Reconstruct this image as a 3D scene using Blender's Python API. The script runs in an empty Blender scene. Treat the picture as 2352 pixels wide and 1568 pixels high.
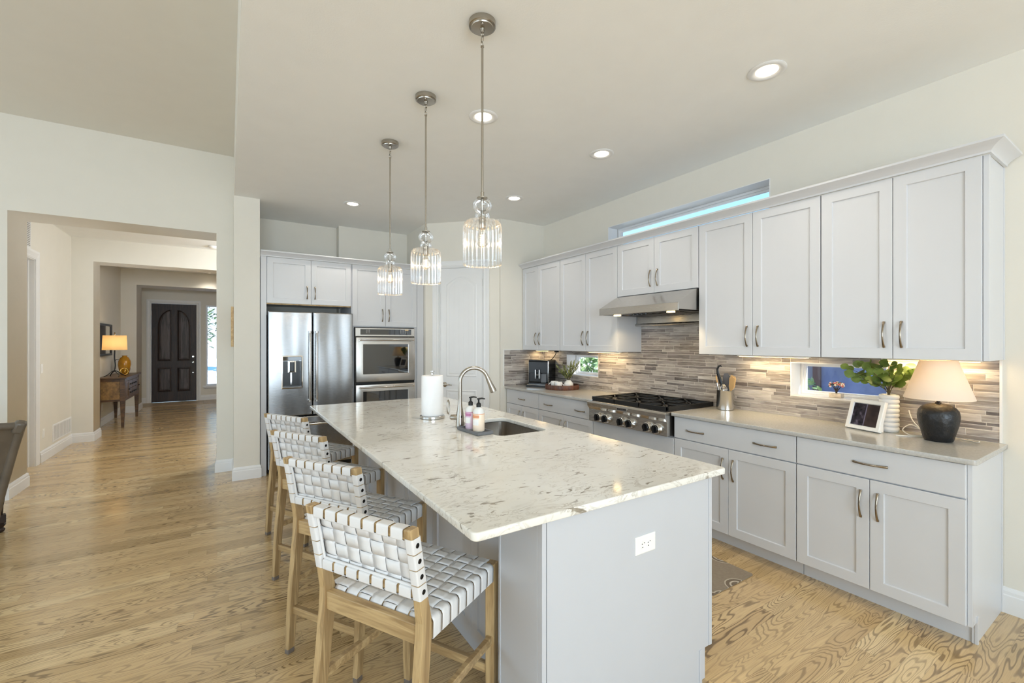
import bpy, bmesh, math, random
from mathutils import Vector, Matrix
random.seed(11)
SC = bpy.context.scene
COL = SC.collection
PI = math.pi

# ------------------------------------------------------------------ camera, world, sun, daylight, exposure
TH = math.atan(650 / 1015)
cam_d = bpy.data.cameras.new('camera')
cam = bpy.data.objects.new('camera', cam_d)
COL.objects.link(cam)
cam.location = (0, 0, 1.475)
cam.rotation_euler = (PI / 2, 0, -TH)
cam_d.sensor_width = 36
cam_d.lens = 36 * 1015 / 2352
cam_d.shift_y = 2.5 / 2352
cam_d.clip_start = 0.02
SC.camera = cam
SC.view_settings.view_transform = 'Standard'
SC.view_settings.look = 'None'
SC.view_settings.gamma = 1
SC.view_settings.use_curve_mapping = False
SC.view_settings.exposure = 0.52
SC.cycles.use_denoising = True
SC.cycles.max_bounces = 9
SC.cycles.diffuse_bounces = 6
SC.cycles.glossy_bounces = 5
SC.cycles.transmission_bounces = 6
SC.cycles.transparent_max_bounces = 24
SC.cycles.caustics_reflective = False
SC.cycles.caustics_refractive = False
SC.cycles.sample_clamp_indirect = 6

world = bpy.data.worlds.new('sky')
SC.world = world
world.use_nodes = True
wn = world.node_tree
wn.nodes.clear()
w_out = wn.nodes.new('ShaderNodeOutputWorld')
w_bg = wn.nodes.new('ShaderNodeBackground')
w_tc = wn.nodes.new('ShaderNodeTexCoord')
w_sep = wn.nodes.new('ShaderNodeSeparateXYZ')
w_ramp = wn.nodes.new('ShaderNodeValToRGB')
w_ramp.color_ramp.elements[0].position = 0.0
w_ramp.color_ramp.elements[0].color = (0.80, 0.90, 1.0, 1)
w_ramp.color_ramp.elements[1].position = 0.55
w_ramp.color_ramp.elements[1].color = (0.13, 0.42, 0.95, 1)
e = w_ramp.color_ramp.elements.new(0.27)
e.color = (0.36, 0.70, 1.0, 1)
wn.links.new(w_tc.outputs['Generated'], w_sep.inputs[0])
wn.links.new(w_sep.outputs['Z'], w_ramp.inputs[0])
wn.links.new(w_ramp.outputs[0], w_bg.inputs[0])
w_bg.inputs[1].default_value = 1.1
wn.links.new(w_bg.outputs[0], w_out.inputs[0])


def light(name, kind, loc, energy, color, size=None, size_y=None, aim=None, parent=None, spot=None, blend=0.6):
    l = bpy.data.lights.new(name, kind)
    l.energy = energy
    l.color = color
    if kind == 'AREA':
        l.shape = 'RECTANGLE' if size_y else 'DISK'
        l.size = size
        if size_y:
            l.size_y = size_y
    elif kind == 'SUN':
        l.angle = 0.01
    elif size is not None:
        l.shadow_soft_size = size
    if kind == 'SPOT':
        l.spot_size = spot or 2.4
        l.spot_blend = blend
    o = bpy.data.objects.new(name, l)
    COL.objects.link(o)
    o.location = loc
    if aim is not None:
        o.rotation_euler = Vector(aim).to_track_quat('-Z', 'Y').to_euler()
    if parent is not None:
        r = root_of(parent)
        o.location = Vector(loc) - r.location
        o.parent = parent
    return o


DAY = (0.72, 0.875, 1.0)
light('sun', 'SUN', (0, 0, 12), 9, (1, 0.98, 0.95), aim=(-0.25, 0.75, -0.6))
# daylight through the living room's unseen windows, behind and left of the camera
light('daylight_rear', 'AREA', (-0.78, -4.45, 1.75), 200, DAY, 3.3, 2.5, aim=(0.08, 1, 0.34))
light('daylight_rear', 'AREA', (1.82, -4.42, 1.5), 13, DAY, 0.6, 2.4, aim=(0, 1, 0.7))  # unseen narrow window, shaped so its reflection streaks the fridge
light('daylight_rear', 'AREA', (2.75, -4.42, 1.5), 13, DAY, 0.6, 2.4, aim=(0, 1, 0.7))  # its unseen twin, placed for a second streak on the fridge
light('daylight_left', 'AREA', (-4.95, 0.6, 1.7), 26, DAY, 3.2, 2.4, aim=(1, 0, -0.2))
light('daylight_left', 'AREA', (-4.95, 4.1, 1.7), 30, DAY, 2.3, 2.4, aim=(1, 0, 0))  # unseen window added to brighten the hall side


# ------------------------------------------------------------------ object helpers
def root_of(o):
    while o.parent is not None:
        o = o.parent
    return o


def tag(o, label=None, cat=None, group=None, kind=None):
    if label: o['label'] = label
    if cat: o['category'] = cat
    if group: o['group'] = group
    if kind: o['kind'] = kind
    return o


def thing(name, label, cat, loc=(0, 0, 0), group=None, kind=None):
    o = bpy.data.objects.new(name, None)
    o.empty_display_size = 0.1
    COL.objects.link(o)
    o.location = loc
    return tag(o, label, cat, group, kind)


def dup(root, loc, rotz, label, group=None):
    def cp(o, par):
        c = o.copy()
        COL.objects.link(c)
        c.parent = par
        for ch in list(o.children):
            cp(ch, c)
        return c
    r = cp(root, None)
    r.location = loc
    r.rotation_euler = (0, 0, rotz)
    r['label'] = label
    if group: r['group'] = group
    return r


class MB:
    """collects shapes and links them as ONE mesh object"""

    def __init__(s):
        s.bm = bmesh.new()
        s.mi = 0

    def face(s, pts):
        vs = [s.bm.verts.new(p) for p in pts]
        f = s.bm.faces.new(vs)
        f.material_index = s.mi
        return f

    def hexa(s, c):
        v = [s.bm.verts.new(p) for p in c]
        for q in ((0, 3, 2, 1), (4, 5, 6, 7), (0, 1, 5, 4), (1, 2, 6, 5), (2, 3, 7, 6), (3, 0, 4, 7)):
            f = s.bm.faces.new([v[i] for i in q])
            f.material_index = s.mi
        return v

    def box(s, x0, x1, y0, y1, z0, z1):
        return s.hexa([(x0, y0, z0), (x1, y0, z0), (x1, y1, z0), (x0, y1, z0), (x0, y0, z1), (x1, y0, z1), (x1, y1, z1), (x0, y1, z1)])

    def fbox(s, fr, u0, u1, v0, v1, w0, w1):
        return s.hexa([fr(u0, v0, w0), fr(u1, v0, w0), fr(u1, v1, w0), fr(u0, v1, w0), fr(u0, v0, w1), fr(u1, v0, w1), fr(u1, v1, w1), fr(u0, v1, w1)])

    def obox(s, a, b, wy, wz, up=(0, 0, 1)):
        """square bar from a to b"""
        a, b = Vector(a), Vector(b)
        d = (b - a).normalized()
        n = d.cross(Vector(up))
        if n.length < 1e-5: n = d.cross(Vector((1, 0, 0)))
        n.normalize()
        m = n.cross(d)
        n, m = n * wy / 2, m * wz / 2
        return s.hexa([a - n - m, b - n - m, b + n - m, a + n - m, a - n + m, b - n + m, b + n + m, a + n + m])

    def loops(s, rings, cap=True, close=True):
        vr = [[s.bm.verts.new(p) for p in r] for r in rings]
        n = len(vr[0])
        for a, b in zip(vr[:-1], vr[1:]):
            for i in range(n if close else n - 1):
                j = (i + 1) % n
                f = s.bm.faces.new((a[i], a[j], b[j], b[i]))
                f.material_index = s.mi
        if cap:
            for r in (vr[0], vr[-1]):
                f = s.bm.faces.new(r)
                f.material_index = s.mi
        return vr

    def rects(s, fr, u0, u1, v0, v1, steps, cap=True):
        """nested rectangles: (inset, height) pairs, joined into one skin"""
        return s.loops([[fr(u0 + i, v0 + i, w), fr(u1 - i, v0 + i, w), fr(u1 - i, v1 - i, w), fr(u0 + i, v1 - i, w)] for i, w in steps], cap)

    def lathe(s, prof, c=(0, 0, 0), seg=32, cap=True, flute=0, amp=0.0, arc=None):
        rings = []
        for r, z in prof:
            ring = []
            for k in range(seg):
                t = 2 * PI * k / seg
                rr = r * (1 + (amp * math.cos(flute * t) if flute else 0))
                ring.append((c[0] + rr * math.cos(t), c[1] + rr * math.sin(t), c[2] + z))
            rings.append(ring)
        return s.loops(rings, cap)

    def tube(s, pts, r, seg=10, flat=1.0, up=(0, 0, 1), cap=True):
        """r: radius or one per point; flat: thickness ratio along 'up'-ish normal"""
        pts = [Vector(p) for p in pts]
        n = len(pts)
        rr = r if isinstance(r, (list, tuple)) else [r] * n
        rings = []
        ref = Vector(up)
        for i, p in enumerate(pts):
            d = (pts[min(i + 1, n - 1)] - pts[max(i - 1, 0)]).normalized()
            a = ref - d * ref.dot(d)
            if a.length < 1e-4:
                a = Vector((1, 0, 0)) - d * d.x
            a.normalize()
            ref = a
            b = d.cross(a)
            rings.append([p + a * (rr[i] * flat * math.sin(2 * PI * k / seg)) + b * (rr[i] * math.cos(2 * PI * k / seg)) for k in range(seg)])
        return s.loops(rings, cap)

    def ball(s, c, r, seg=12, sq=(1, 1, 1)):
        prof = [(max(1e-4, math.sin(PI * i / 8)), -math.cos(PI * i / 8)) for i in range(9)]
        rings = [[(c[0] + r * sq[0] * p[0] * math.cos(2 * PI * k / seg), c[1] + r * sq[1] * p[0] * math.sin(2 * PI * k / seg), c[2] + r * sq[2] * p[1]) for k in range(seg)] for p in prof]
        return s.loops(rings)

    def prism(s, poly, fr, w0, w1):
        """poly of (u, v) pushed along w"""
        return s.loops([[fr(u, v, w0) for u, v in poly], [fr(u, v, w1) for u, v in poly]])

    def add(s, other_mesh, M=Matrix()):
        s.bm.from_mesh(other_mesh)

    def build(s, name, mat, parent=None, loc=None, bevel=0, smooth=None, local=False, seg=2, sub=0, solid=0):
        bmesh.ops.recalc_face_normals(s.bm, faces=s.bm.faces)
        off = Vector((0, 0, 0))
        if not local:
            if parent is not None: off = root_of(parent).location.copy()
            elif loc is not None: off = Vector(loc)
        if off.length > 0:
            bmesh.ops.translate(s.bm, verts=s.bm.verts, vec=-off)
        me = bpy.data.meshes.new(name)
        s.bm.to_mesh(me)
        s.bm.free()
        for m in (mat if isinstance(mat, (list, tuple)) else [mat]):
            me.materials.append(m)
        o = bpy.data.objects.new(name, me)
        COL.objects.link(o)
        if parent is not None: o.parent = parent
        elif loc is not None: o.location = loc
        if smooth is not None:
            for p in me.polygons: p.use_smooth = True
            me.set_sharp_from_angle(angle=math.radians(smooth))
        if solid:
            md = o.modifiers.new('thickness', 'SOLIDIFY')
            md.thickness = solid
            md.offset = 0
        if bevel:
            md = o.modifiers.new('bevel', 'BEVEL')
            md.width = bevel
            md.segments = seg
            md.limit_method = 'ANGLE'
            md.angle_limit = math.radians(40)
        if sub:
            md = o.modifiers.new('sub', 'SUBSURF')
            md.levels = sub
            md.render_levels = sub
        return o


def plate(name, outer, holes, z0, z1, mat, parent=None, bevel=0.0, fr=None):
    """flat slab with rounded outline and holes; outlines are lists of (x, y)"""
    cu = bpy.data.curves.new('outline', 'CURVE')
    cu.dimensions = '2D'
    cu.fill_mode = 'BOTH'
    cu.extrude = (z1 - z0) / 2 - bevel
    cu.bevel_depth = bevel
    cu.bevel_resolution = 2
    cu.offset = -bevel
    for ol in [outer] + holes:
        sp = cu.splines.new('POLY')
        sp.points.add(len(ol) - 1)
        for p, q in zip(sp.points, ol): p.co = (q[0], q[1], 0, 1)
        sp.use_cyclic_u = True
    co = bpy.data.objects.new('outline', cu)
    COL.objects.link(co)
    bpy.context.view_layer.update()
    me0 = bpy.data.meshes.new_from_object(co.evaluated_get(bpy.context.evaluated_depsgraph_get()))
    bpy.data.objects.remove(co)
    bpy.data.curves.remove(cu)
    b = MB()
    b.bm.from_mesh(me0)
    bpy.data.meshes.remove(me0)
    for v in b.bm.verts:
        p = (v.co.x, v.co.y, v.co.z + (z0 + z1) / 2)
        v.co = Vector(fr(*p)) if fr else Vector(p)
    return b.build(name, mat, parent)


def rrect(x0, x1, y0, y1, r, n=5):
    out = []
    for cx, cy, a in ((x1 - r, y1 - r, 0), (x0 + r, y1 - r, 90), (x0 + r, y0 + r, 180), (x1 - r, y0 + r, 270)):
        for k in range(n + 1):
            t = math.radians(a + 90 * k / n)
            out.append((cx + r * math.cos(t), cy + r * math.sin(t)))
    return out


# ------------------------------------------------------------------ materials
def lin(c):
    return tuple(((v / 255) / 12.92 if v / 255 <= 0.04045 else ((v / 255 + 0.055) / 1.055) ** 2.4) for v in c) + (1,)


class NT:
    def __init__(s, name):
        s.m = bpy.data.materials.new(name)
        s.m.use_nodes = True
        s.t = s.m.node_tree
        s.t.nodes.clear()
        s.out = s.t.nodes.new('ShaderNodeOutputMaterial')

    def n(s, typ, ins=None, **kw):
        nd = s.t.nodes.new('ShaderNode' + typ)
        for k, v in kw.items(): setattr(nd, k, v)
        for k, v in (ins or {}).items():
            if hasattr(v, 'is_output'): s.t.links.new(v, nd.inputs[k])
            else: nd.inputs[k].default_value = v
        return nd

    def math(s, op, a, b=0.0, c=0.0):
        return s.n('Math', {0: a, 1: b, 2: c}, operation=op).outputs[0]

    def ramp(s, fac, stops, interp='LINEAR'):
        nd = s.n('ValToRGB', {0: fac})
        cr = nd.color_ramp
        cr.interpolation = interp
        while len(cr.elements) < len(stops): cr.elements.new(0.5)
        for e_, (p, c) in zip(cr.elements, stops):
            e_.position = p
            e_.color = c if len(c) == 4 else tuple(c) + (1,)
        return nd.outputs[0]

    def mix(s, f, a, b, blend='MIX'):
        nd = s.n('Mix', data_type='RGBA', blend_type=blend)
        for sock, v in ((0, f), (6, a), (7, b)):
            if hasattr(v, 'is_output'): s.t.links.new(v, nd.inputs[sock])
            else: nd.inputs[sock].default_value = v
        return nd.outputs[2]

    def bsdf(s, color, rough, metal=0.0, **kw):
        nd = s.n('BsdfPrincipled', {'Base Color': color, 'Roughness': rough, 'Metallic': metal})
        for k, v in kw.items():
            k = k.replace('_', ' ')
            if hasattr(v, 'is_output'): s.t.links.new(v, nd.inputs[k])
            else: nd.inputs[k].default_value = v
        s.t.links.new(nd.outputs[0], s.out.inputs[0])
        return nd

    def bump(s, h, strength, dist=0.01):
        return s.n('Bump', {'Height': h, 'Strength': strength, 'Distance': dist}).outputs[0]

    def noise(s, vec, scale, detail=2.0, rough=0.5, dist=0.0):
        return s.n('TexNoise', {'Vector': vec, 'Scale': scale, 'Detail': detail, 'Roughness': rough, 'Distortion': dist})

    def obj(s):
        return s.n('TexCoord').outputs['Object']

    def pos(s):
        return s.n('NewGeometry').outputs['Position']

    def scaled(s, vec, sc, rot=(0, 0, 0), loc=(0, 0, 0)):
        return s.n('Mapping', {'Vector': vec, 'Scale': sc, 'Rotation': rot, 'Location': loc}).outputs[0]


def simple(name, rgb, rough, metal=0.0, vary=0.03, vscale=6.0, bump=0.0, bscale=200.0, **kw):
    t = NT(name)
    c = lin(rgb)
    n1 = t.noise(t.obj(), vscale, 3)
    f = t.ramp(n1.outputs[0], [(0.3, tuple(x * (1 - vary) for x in c[:3])), (0.7, tuple(min(1, x * (1 + vary)) for x in c[:3]))])
    b = t.bsdf(f, rough, metal, **kw)
    if bump:
        t.t.links.new(t.bump(t.noise(t.obj(), bscale, 2).outputs[0], bump, 0.003), b.inputs['Normal'])
    return t.m


def emit(name, rgb, strength, base=(255, 255, 255)):
    t = NT(name)
    t.bsdf(lin(base), 0.5, Emission_Color=lin(rgb), Emission_Strength=strength)
    return t.m


M = {}
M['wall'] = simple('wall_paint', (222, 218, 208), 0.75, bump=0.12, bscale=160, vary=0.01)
M['ceiling'] = simple('ceiling_paint', (239, 240, 239), 0.85, bump=0.16, bscale=140, vary=0.01)
M['trim'] = simple('trim_paint', (228, 228, 228), 0.35, vary=0.01)
M['cab'] = simple('cabinet_paint', (208, 209, 212), 0.32, vary=0.008)
M['island'] = simple('island_paint', (194, 196, 201), 0.35, vary=0.008)
M['nickel'] = simple('brushed_nickel', (176, 170, 160), 0.26, 1.0)
M['bronze'] = simple('antique_pewter', (150, 138, 122), 0.2, 1.0)
M['chrome'] = simple('chrome', (225, 225, 225), 0.08, 1.0)
M['black'] = simple('black_plastic', (18, 18, 19), 0.25)
M['blackmatte'] = simple('black_matte', (22, 21, 20), 0.55)
M['iron'] = simple('cast_iron', (14, 14, 15), 0.42, bump=0.2, bscale=300)
M['darkgap'] = simple('dark_shadow_gap', (25, 24, 23), 0.9)
M['white_cer'] = simple('white_ceramic', (236, 236, 236), 0.16)
M['white_paper'] = simple('paper', (245, 245, 246), 0.9, bump=0.3, bscale=120)
M['plastic_white'] = simple('white_plastic', (238, 237, 234), 0.35)
M['leather'] = simple('white_leather', (220, 219, 219), 0.42, bump=0.15, bscale=260, vary=0.02)
M['dark_pull'] = simple('dark_metal', (48, 45, 43), 0.3, 1.0)
M['grey_tray'] = simple('grey_slate', (108, 110, 114), 0.5)
M['foil'] = simple('pale_grout', (222, 216, 208), 0.8)


def steel(name, rgb, rough, stretch=(1, 1, 90), wave=0.0):
    t = NT(name)
    o = t.obj()
    n1 = t.noise(t.scaled(o, stretch), 14, 2)
    r = t.ramp(n1.outputs[0], [(0.3, (rough * 0.8,) * 3), (0.7, (rough * 1.2,) * 3)])
    c = t.mix(t.noise(t.scaled(o, stretch), 30, 2).outputs[0], lin(rgb), lin(tuple(min(255, v + 12) for v in rgb)))
    b = t.bsdf(c, r, 1.0)
    if wave:
        t.t.links.new(t.bump(t.noise(t.scaled(o, (2.6, 2.6, 0.55)), 1.6, 1).outputs[0], wave, 0.05), b.inputs['Normal'])
    return t.m


M['steel'] = steel('stainless_steel', (196, 194, 191), 0.2)
M['steel_h'] = steel('stainless_steel_sheet', (190, 186, 180), 0.24, (90, 1, 90))
M['steel_fridge'] = steel('stainless_steel_door', (150, 150, 150), 0.24, (1, 1, 60), wave=0.45)
M['sink'] = steel('sink_steel', (160, 153, 144), 0.32, (1, 60, 1))


def glass_thin(name, tint=(1, 1, 1, 1), refl=1.0, rough=0.0):
    t = NT(name)
    fr = t.n('LayerWeight', {'Blend': 0.18})
    f = t.math('MULTIPLY', fr.outputs['Fresnel'], refl)
    tr = t.n('BsdfTransparent', {'Color': tint})
    gl = t.n('BsdfGlossy', {'Color': (1, 1, 1, 1), 'Roughness': rough})
    mx = t.n('MixShader', {0: f, 1: tr.outputs[0], 2: gl.outputs[0]})
    t.t.links.new(mx.outputs[0], t.out.inputs[0])
    return t.m


M['pane'] = glass_thin('window_glass', (0.97, 0.99, 1, 1), 0.6)
t = NT('clear_fluted_glass')
lw = t.n('LayerWeight', {'Blend': 0.42})
tr_ = t.n('BsdfTransparent', {'Color': (0.955, 0.96, 0.965, 1)})
gl_ = t.n('BsdfGlossy', {'Color': (1, 1, 1, 1), 'Roughness': 0.05})
hz_ = t.n('BsdfTranslucent', {'Color': (0.9, 0.93, 0.97, 1)})
m1_ = t.n('MixShader', {0: t.math('MULTIPLY', t.math('POWER', lw.outputs['Facing'], 1.5), 0.30), 1: tr_.outputs[0], 2: hz_.outputs[0]})
m2_ = t.n('MixShader', {0: t.math('MULTIPLY', lw.outputs['Fresnel'], 0.75), 1: m1_.outputs[0], 2: gl_.outputs[0]})
t.t.links.new(m2_.outputs[0], t.out.inputs[0])
M['shade_glass'] = t.m
t = NT('black_oven_glass')
t.bsdf(lin((10, 11, 13)), 0.03, Specular_IOR_Level=0.9, Coat_Weight=0.6, Coat_Roughness=0.01)
M['blackglass'] = t.m


def wood(name, c0, c1, scale=(2, 26, 26), rough=0.45, grain=7, dark=0.5):
    t = NT(name)
    v = t.scaled(t.obj(), scale)
    n1 = t.noise(v, 1.0, 4, 0.6, 0.6)
    rings = t.math('SINE', t.math('MULTIPLY', n1.outputs[0], grain * 6.28))
    f = t.math('MULTIPLY_ADD', rings, 0.22, 0.5)
    f = t.math('ADD', f, t.math('MULTIPLY', t.math('SUBTRACT', t.noise(v, 6, 3).outputs[0], 0.5), dark))
    c = t.ramp(f, [(0.15, lin(c1)[:3]), (0.75, lin(c0)[:3])])
    b = t.bsdf(c, rough)
    t.t.links.new(t.bump(f, 0.08, 0.002), b.inputs['Normal'])
    return t.m


M['stool_wood'] = wood('honey_oak', (188, 160, 116), (142, 114, 76), (26, 26, 1.6), 0.42, 3)
M['stool_wood_h'] = wood('honey_oak_rail', (188, 160, 116), (142, 114, 76), (26, 1.6, 26), 0.42, 3)
M['dark_wood'] = wood('dark_walnut', (56, 38, 29), (26, 17, 14), (22, 22, 1.6), 0.5, 4)
M['door_panel_wood'] = wood('dark_walnut_panel', (88, 78, 75), (44, 37, 36), (18, 18, 1.2), 0.5, 3)
M['table_wood'] = wood('antique_walnut', (104, 74, 44), (52, 35, 22), (3, 16, 16), 0.35, 3)
M['table_burl'] = simple('burl_veneer', (122, 92, 52), 0.35, vary=0.45, vscale=22)
M['tray_wood'] = wood('reeded_walnut', (104, 64, 46), (70, 40, 28), (20, 20, 2), 0.4, 3)
M['spoon_wood'] = wood('beech', (214, 178, 122), (190, 150, 96), (30, 30, 3), 0.5, 2)
M['pull_wood'] = wood('pine_ledge', (206, 176, 128), (176, 142, 94), (22, 2, 22), 0.5, 3)

# oak strip floor: boards run along X
t = NT('oak_strip_floor')
sep = t.n('SeparateXYZ', {0: t.pos()})
px_, py_ = sep.outputs[0], sep.outputs[1]
BW, BL = 0.083, 0.95
row = t.math('FLOOR', t.math('DIVIDE', py_, BW))
rn = t.n('TexWhiteNoise', {'W': row}, noise_dimensions='1D').outputs[0]
xs = t.math('DIVIDE', t.math('ADD', px_, t.math('MULTIPLY', rn, 7.3)), BL)
colm = t.math('FLOOR', xs)
idv = t.n('CombineXYZ', {0: row, 1: colm, 2: 0.0}).outputs[0]
wn_ = t.n('TexWhiteNoise', {'Vector': idv}, noise_dimensions='3D')
rid, rcol = wn_.outputs[0], wn_.outputs[1]
rs = t.n('SeparateXYZ', {0: rcol})
gv = t.n('CombineXYZ', {0: t.math('ADD', t.math('MULTIPLY', px_, 1.15), t.math('MULTIPLY', rid, 61.0)),
                        1: t.math('ADD', t.math('MULTIPLY', py_, 8.0), t.math('MULTIPLY', rs.outputs[0], 47.0)), 2: 0.0}).outputs[0]
g1 = t.noise(gv, 1.0, 2.2, 0.45, 0.25).outputs[0]
ring = t.math('SINE', t.math('MULTIPLY', g1, t.math('MULTIPLY_ADD', rs.outputs[1], 110.0, 110.0)))
line = t.ramp(ring, [(0.25, (0, 0, 0)), (0.9, (1, 1, 1))])
pv = t.n('CombineXYZ', {0: t.math('MULTIPLY', px_, 9.0), 1: t.math('MULTIPLY', py_, 210.0), 2: rid}).outputs[0]
pores = t.noise(pv, 1.0, 3, 0.6).outputs[0]
base = t.ramp(rid, [(0.0, lin((186, 156, 109))[:3]), (0.35, lin((219, 188, 139))[:3]), (0.7, lin((204, 172, 124))[:3]), (1.0, lin((230, 202, 154))[:3])])
base = t.mix(t.math('MULTIPLY', t.ramp(pores, [(0.4, (0, 0, 0)), (0.75, (1, 1, 1))]), 0.35), base, lin((150, 122, 84)))
patch = t.ramp(t.noise(t.scaled(t.pos(), (0.5, 1.4, 1)), 1.6, 2).outputs[0], [(0.35, (0.6,) * 3), (0.65, (1.0,) * 3)])
gmask = t.math('MULTIPLY', t.math('MULTIPLY', line, t.math('MULTIPLY_ADD', rs.outputs[2], 0.55, 0.30)), patch)
base = t.mix(gmask, base, lin((86, 62, 36)))
fy = t.math('FRACT', t.math('DIVIDE', py_, BW))
fx = t.math('FRACT', xs)
gap = t.math('MAXIMUM', t.math('LESS_THAN', fy, 0.012), t.math('LESS_THAN', fx, 0.0012))
base = t.mix(t.math('MULTIPLY', gap, 0.45), base, lin((70, 50, 30)))
fb = t.bsdf(base, t.math('MULTIPLY_ADD', pores, 0.10, 0.20), Coat_Weight=0.5, Coat_Roughness=0.13)
t.t.links.new(t.bump(t.math('SUBTRACT', t.math('MULTIPLY', pores, 0.3), gap), 0.05, 0.002), fb.inputs['Normal'])
M['floor'] = t.m

# island quartz: cream with taupe flecks and wisps
t = NT('cream_quartz')
o = t.obj()
v1 = t.scaled(o, (8.5, 23, 12), (0, 0, 0.25))
v2 = t.scaled(o, (6.5, 16, 10), (0, 0, -0.12), (3, 7, 1))
warp = t.noise(o, 9, 2).outputs[1]
vw = t.n('MixRGB', {0: 0.16, 1: v1, 2: warp}, blend_type='ADD').outputs[0]
nf = t.noise(vw, 1.0, 3.5, 0.55, 1.4).outputs[0]
fleck = t.ramp(nf, [(0.62, (0, 0, 0)), (0.68, (1, 1, 1))])
nw = t.noise(v2, 1.0, 4, 0.6, 1.6).outputs[0]
wisp = t.ramp(t.math('ABSOLUTE', t.math('SUBTRACT', nw, 0.53)), [(0.0, (1, 1, 1)), (0.03, (0, 0, 0))])
mask = t.ramp(t.noise(o, 4.5, 2).outputs[0], [(0.36, (0, 0, 0)), (0.56, (1, 1, 1))])
cl = t.ramp(t.noise(o, 3.0, 3).outputs[0], [(0.3, lin((236, 235, 230))[:3]), (0.7, lin((228, 224, 215))[:3])])
cl = t.mix(t.math('MULTIPLY', t.math('MULTIPLY', wisp, mask), 0.6), cl, lin((164, 152, 136)))
fc = t.ramp(t.noise(o, 11, 1).outputs[0], [(0.35, lin((112, 100, 84))[:3]), (0.65, lin((150, 138, 118))[:3])])
cl = t.mix(t.math('MULTIPLY', fleck, 0.85), cl, fc)
t.bsdf(cl, 0.11, Coat_Weight=0.2, Coat_Roughness=0.05)
M['quartz'] = t.m

t = NT('grey_quartz')
o = t.obj()
cl = t.ramp(t.noise(o, 90, 3, 0.7).outputs[0], [(0.35, lin((174, 172, 168))[:3]), (0.65, lin((188, 186, 181))[:3])])
t.bsdf(cl, 0.13)
M['counter'] = t.m

# mosaic strip tile: colour of each strip comes with the mesh, grain is drawn along the strip
t = NT('stone_strip_tile')
at = t.n('Attribute', attribute_name='tint')
sv = t.n('SeparateXYZ', {0: at.outputs['Color']})
gv = t.n('MixRGB', {0: 1.0, 1: t.scaled(t.obj(), (5, 5, 42)), 2: t.n('CombineXYZ', {0: t.math('MULTIPLY', sv.outputs[1], 40), 1: t.math('MULTIPLY', sv.outputs[1], 70), 2: t.math('MULTIPLY', sv.outputs[2], 50)}).outputs[0]}, blend_type='ADD').outputs[0]
g = t.noise(gv, 1.0, 5, 0.62, 1.2).outputs[0]
val = t.math('ADD', t.math('MULTIPLY', sv.outputs[0], 0.5), t.math('MULTIPLY', t.math('SUBTRACT', g, 0.18), 0.85))
cl = t.ramp(val, [(0.2, lin((82, 75, 72))[:3]), (0.4, lin((134, 126, 120))[:3]), (0.58, lin((178, 171, 164))[:3]), (0.8, lin((218, 213, 207))[:3])])
cl = t.mix(t.math('MULTIPLY', sv.outputs[2], 0.3), cl, t.mix(g, lin((116, 106, 106)), lin((190, 183, 184))))
t.bsdf(cl, 0.3)
M['tile'] = t.m

t = NT('rug_weave')
o = t.obj()
vo = t.n('TexVoronoi', {'Vector': o, 'Scale': 5.2, 'Randomness': 0.75})
rg = t.math('SINE', t.math('MULTIPLY', vo.outputs['Distance'], 46))
c = t.mix(t.ramp(rg, [(0.45, (0, 0, 0)), (0.6, (1, 1, 1))]), lin((116, 102, 86)), lin((214, 202, 182)))
c = t.mix(t.ramp(vo.outputs['Distance'], [(0.42, (0, 0, 0)), (0.5, (1, 1, 1))]), c, lin((150, 136, 118)))
c = t.mix(t.math('MULTIPLY', t.noise(o, 60, 3).outputs[0], 0.5), c, lin((104, 90, 74)))
t.bsdf(c, 0.95)
M['rug'] = t.m
# ------------------------------------------------------------------ the room shell
XW = 3.585            # right wall
ZK = 3.047            # kitchen ceiling
ZH = 3.62             # hall ceiling
frR = lambda u, v, w: (XW - w, u, v)


def S(o):
    o['kind'] = 'structure'
    return o


def wall(name, axis, pos, thick, u0, u1, z0, z1, holes=(), mat=None):
    fr = (lambda u, v, w: (pos + w, u, v)) if axis == 'x' else (lambda u, v, w: (u, pos + w, v))
    if not holes:
        b = MB()
        b.fbox(fr, u0, u1, z0, z1, 0, thick)
        return S(b.build(name, mat or M['wall']))
    notch = [h for h in holes if h[2] <= z0 + 1e-6]
    outer = [(u0, z0)]
    for h in sorted(notch): outer += [(h[0], z0), (h[0], h[3]), (h[1], h[3]), (h[1], z0)]
    outer += [(u1, z0), (u1, z1), (u0, z1)]
    hs = [[(h[0], h[2]), (h[1], h[2]), (h[1], h[3]), (h[0], h[3])] for h in holes if h not in notch]
    return S(plate(name, outer, hs, min(0, thick), max(0, thick), mat or M['wall'], fr=fr))


def slab(name, x0, x1, y0, y1, z0, z1, mat):
    b = MB()
    b.box(x0, x1, y0, y1, z0, z1)
    return S(b.build(name, mat))


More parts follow.
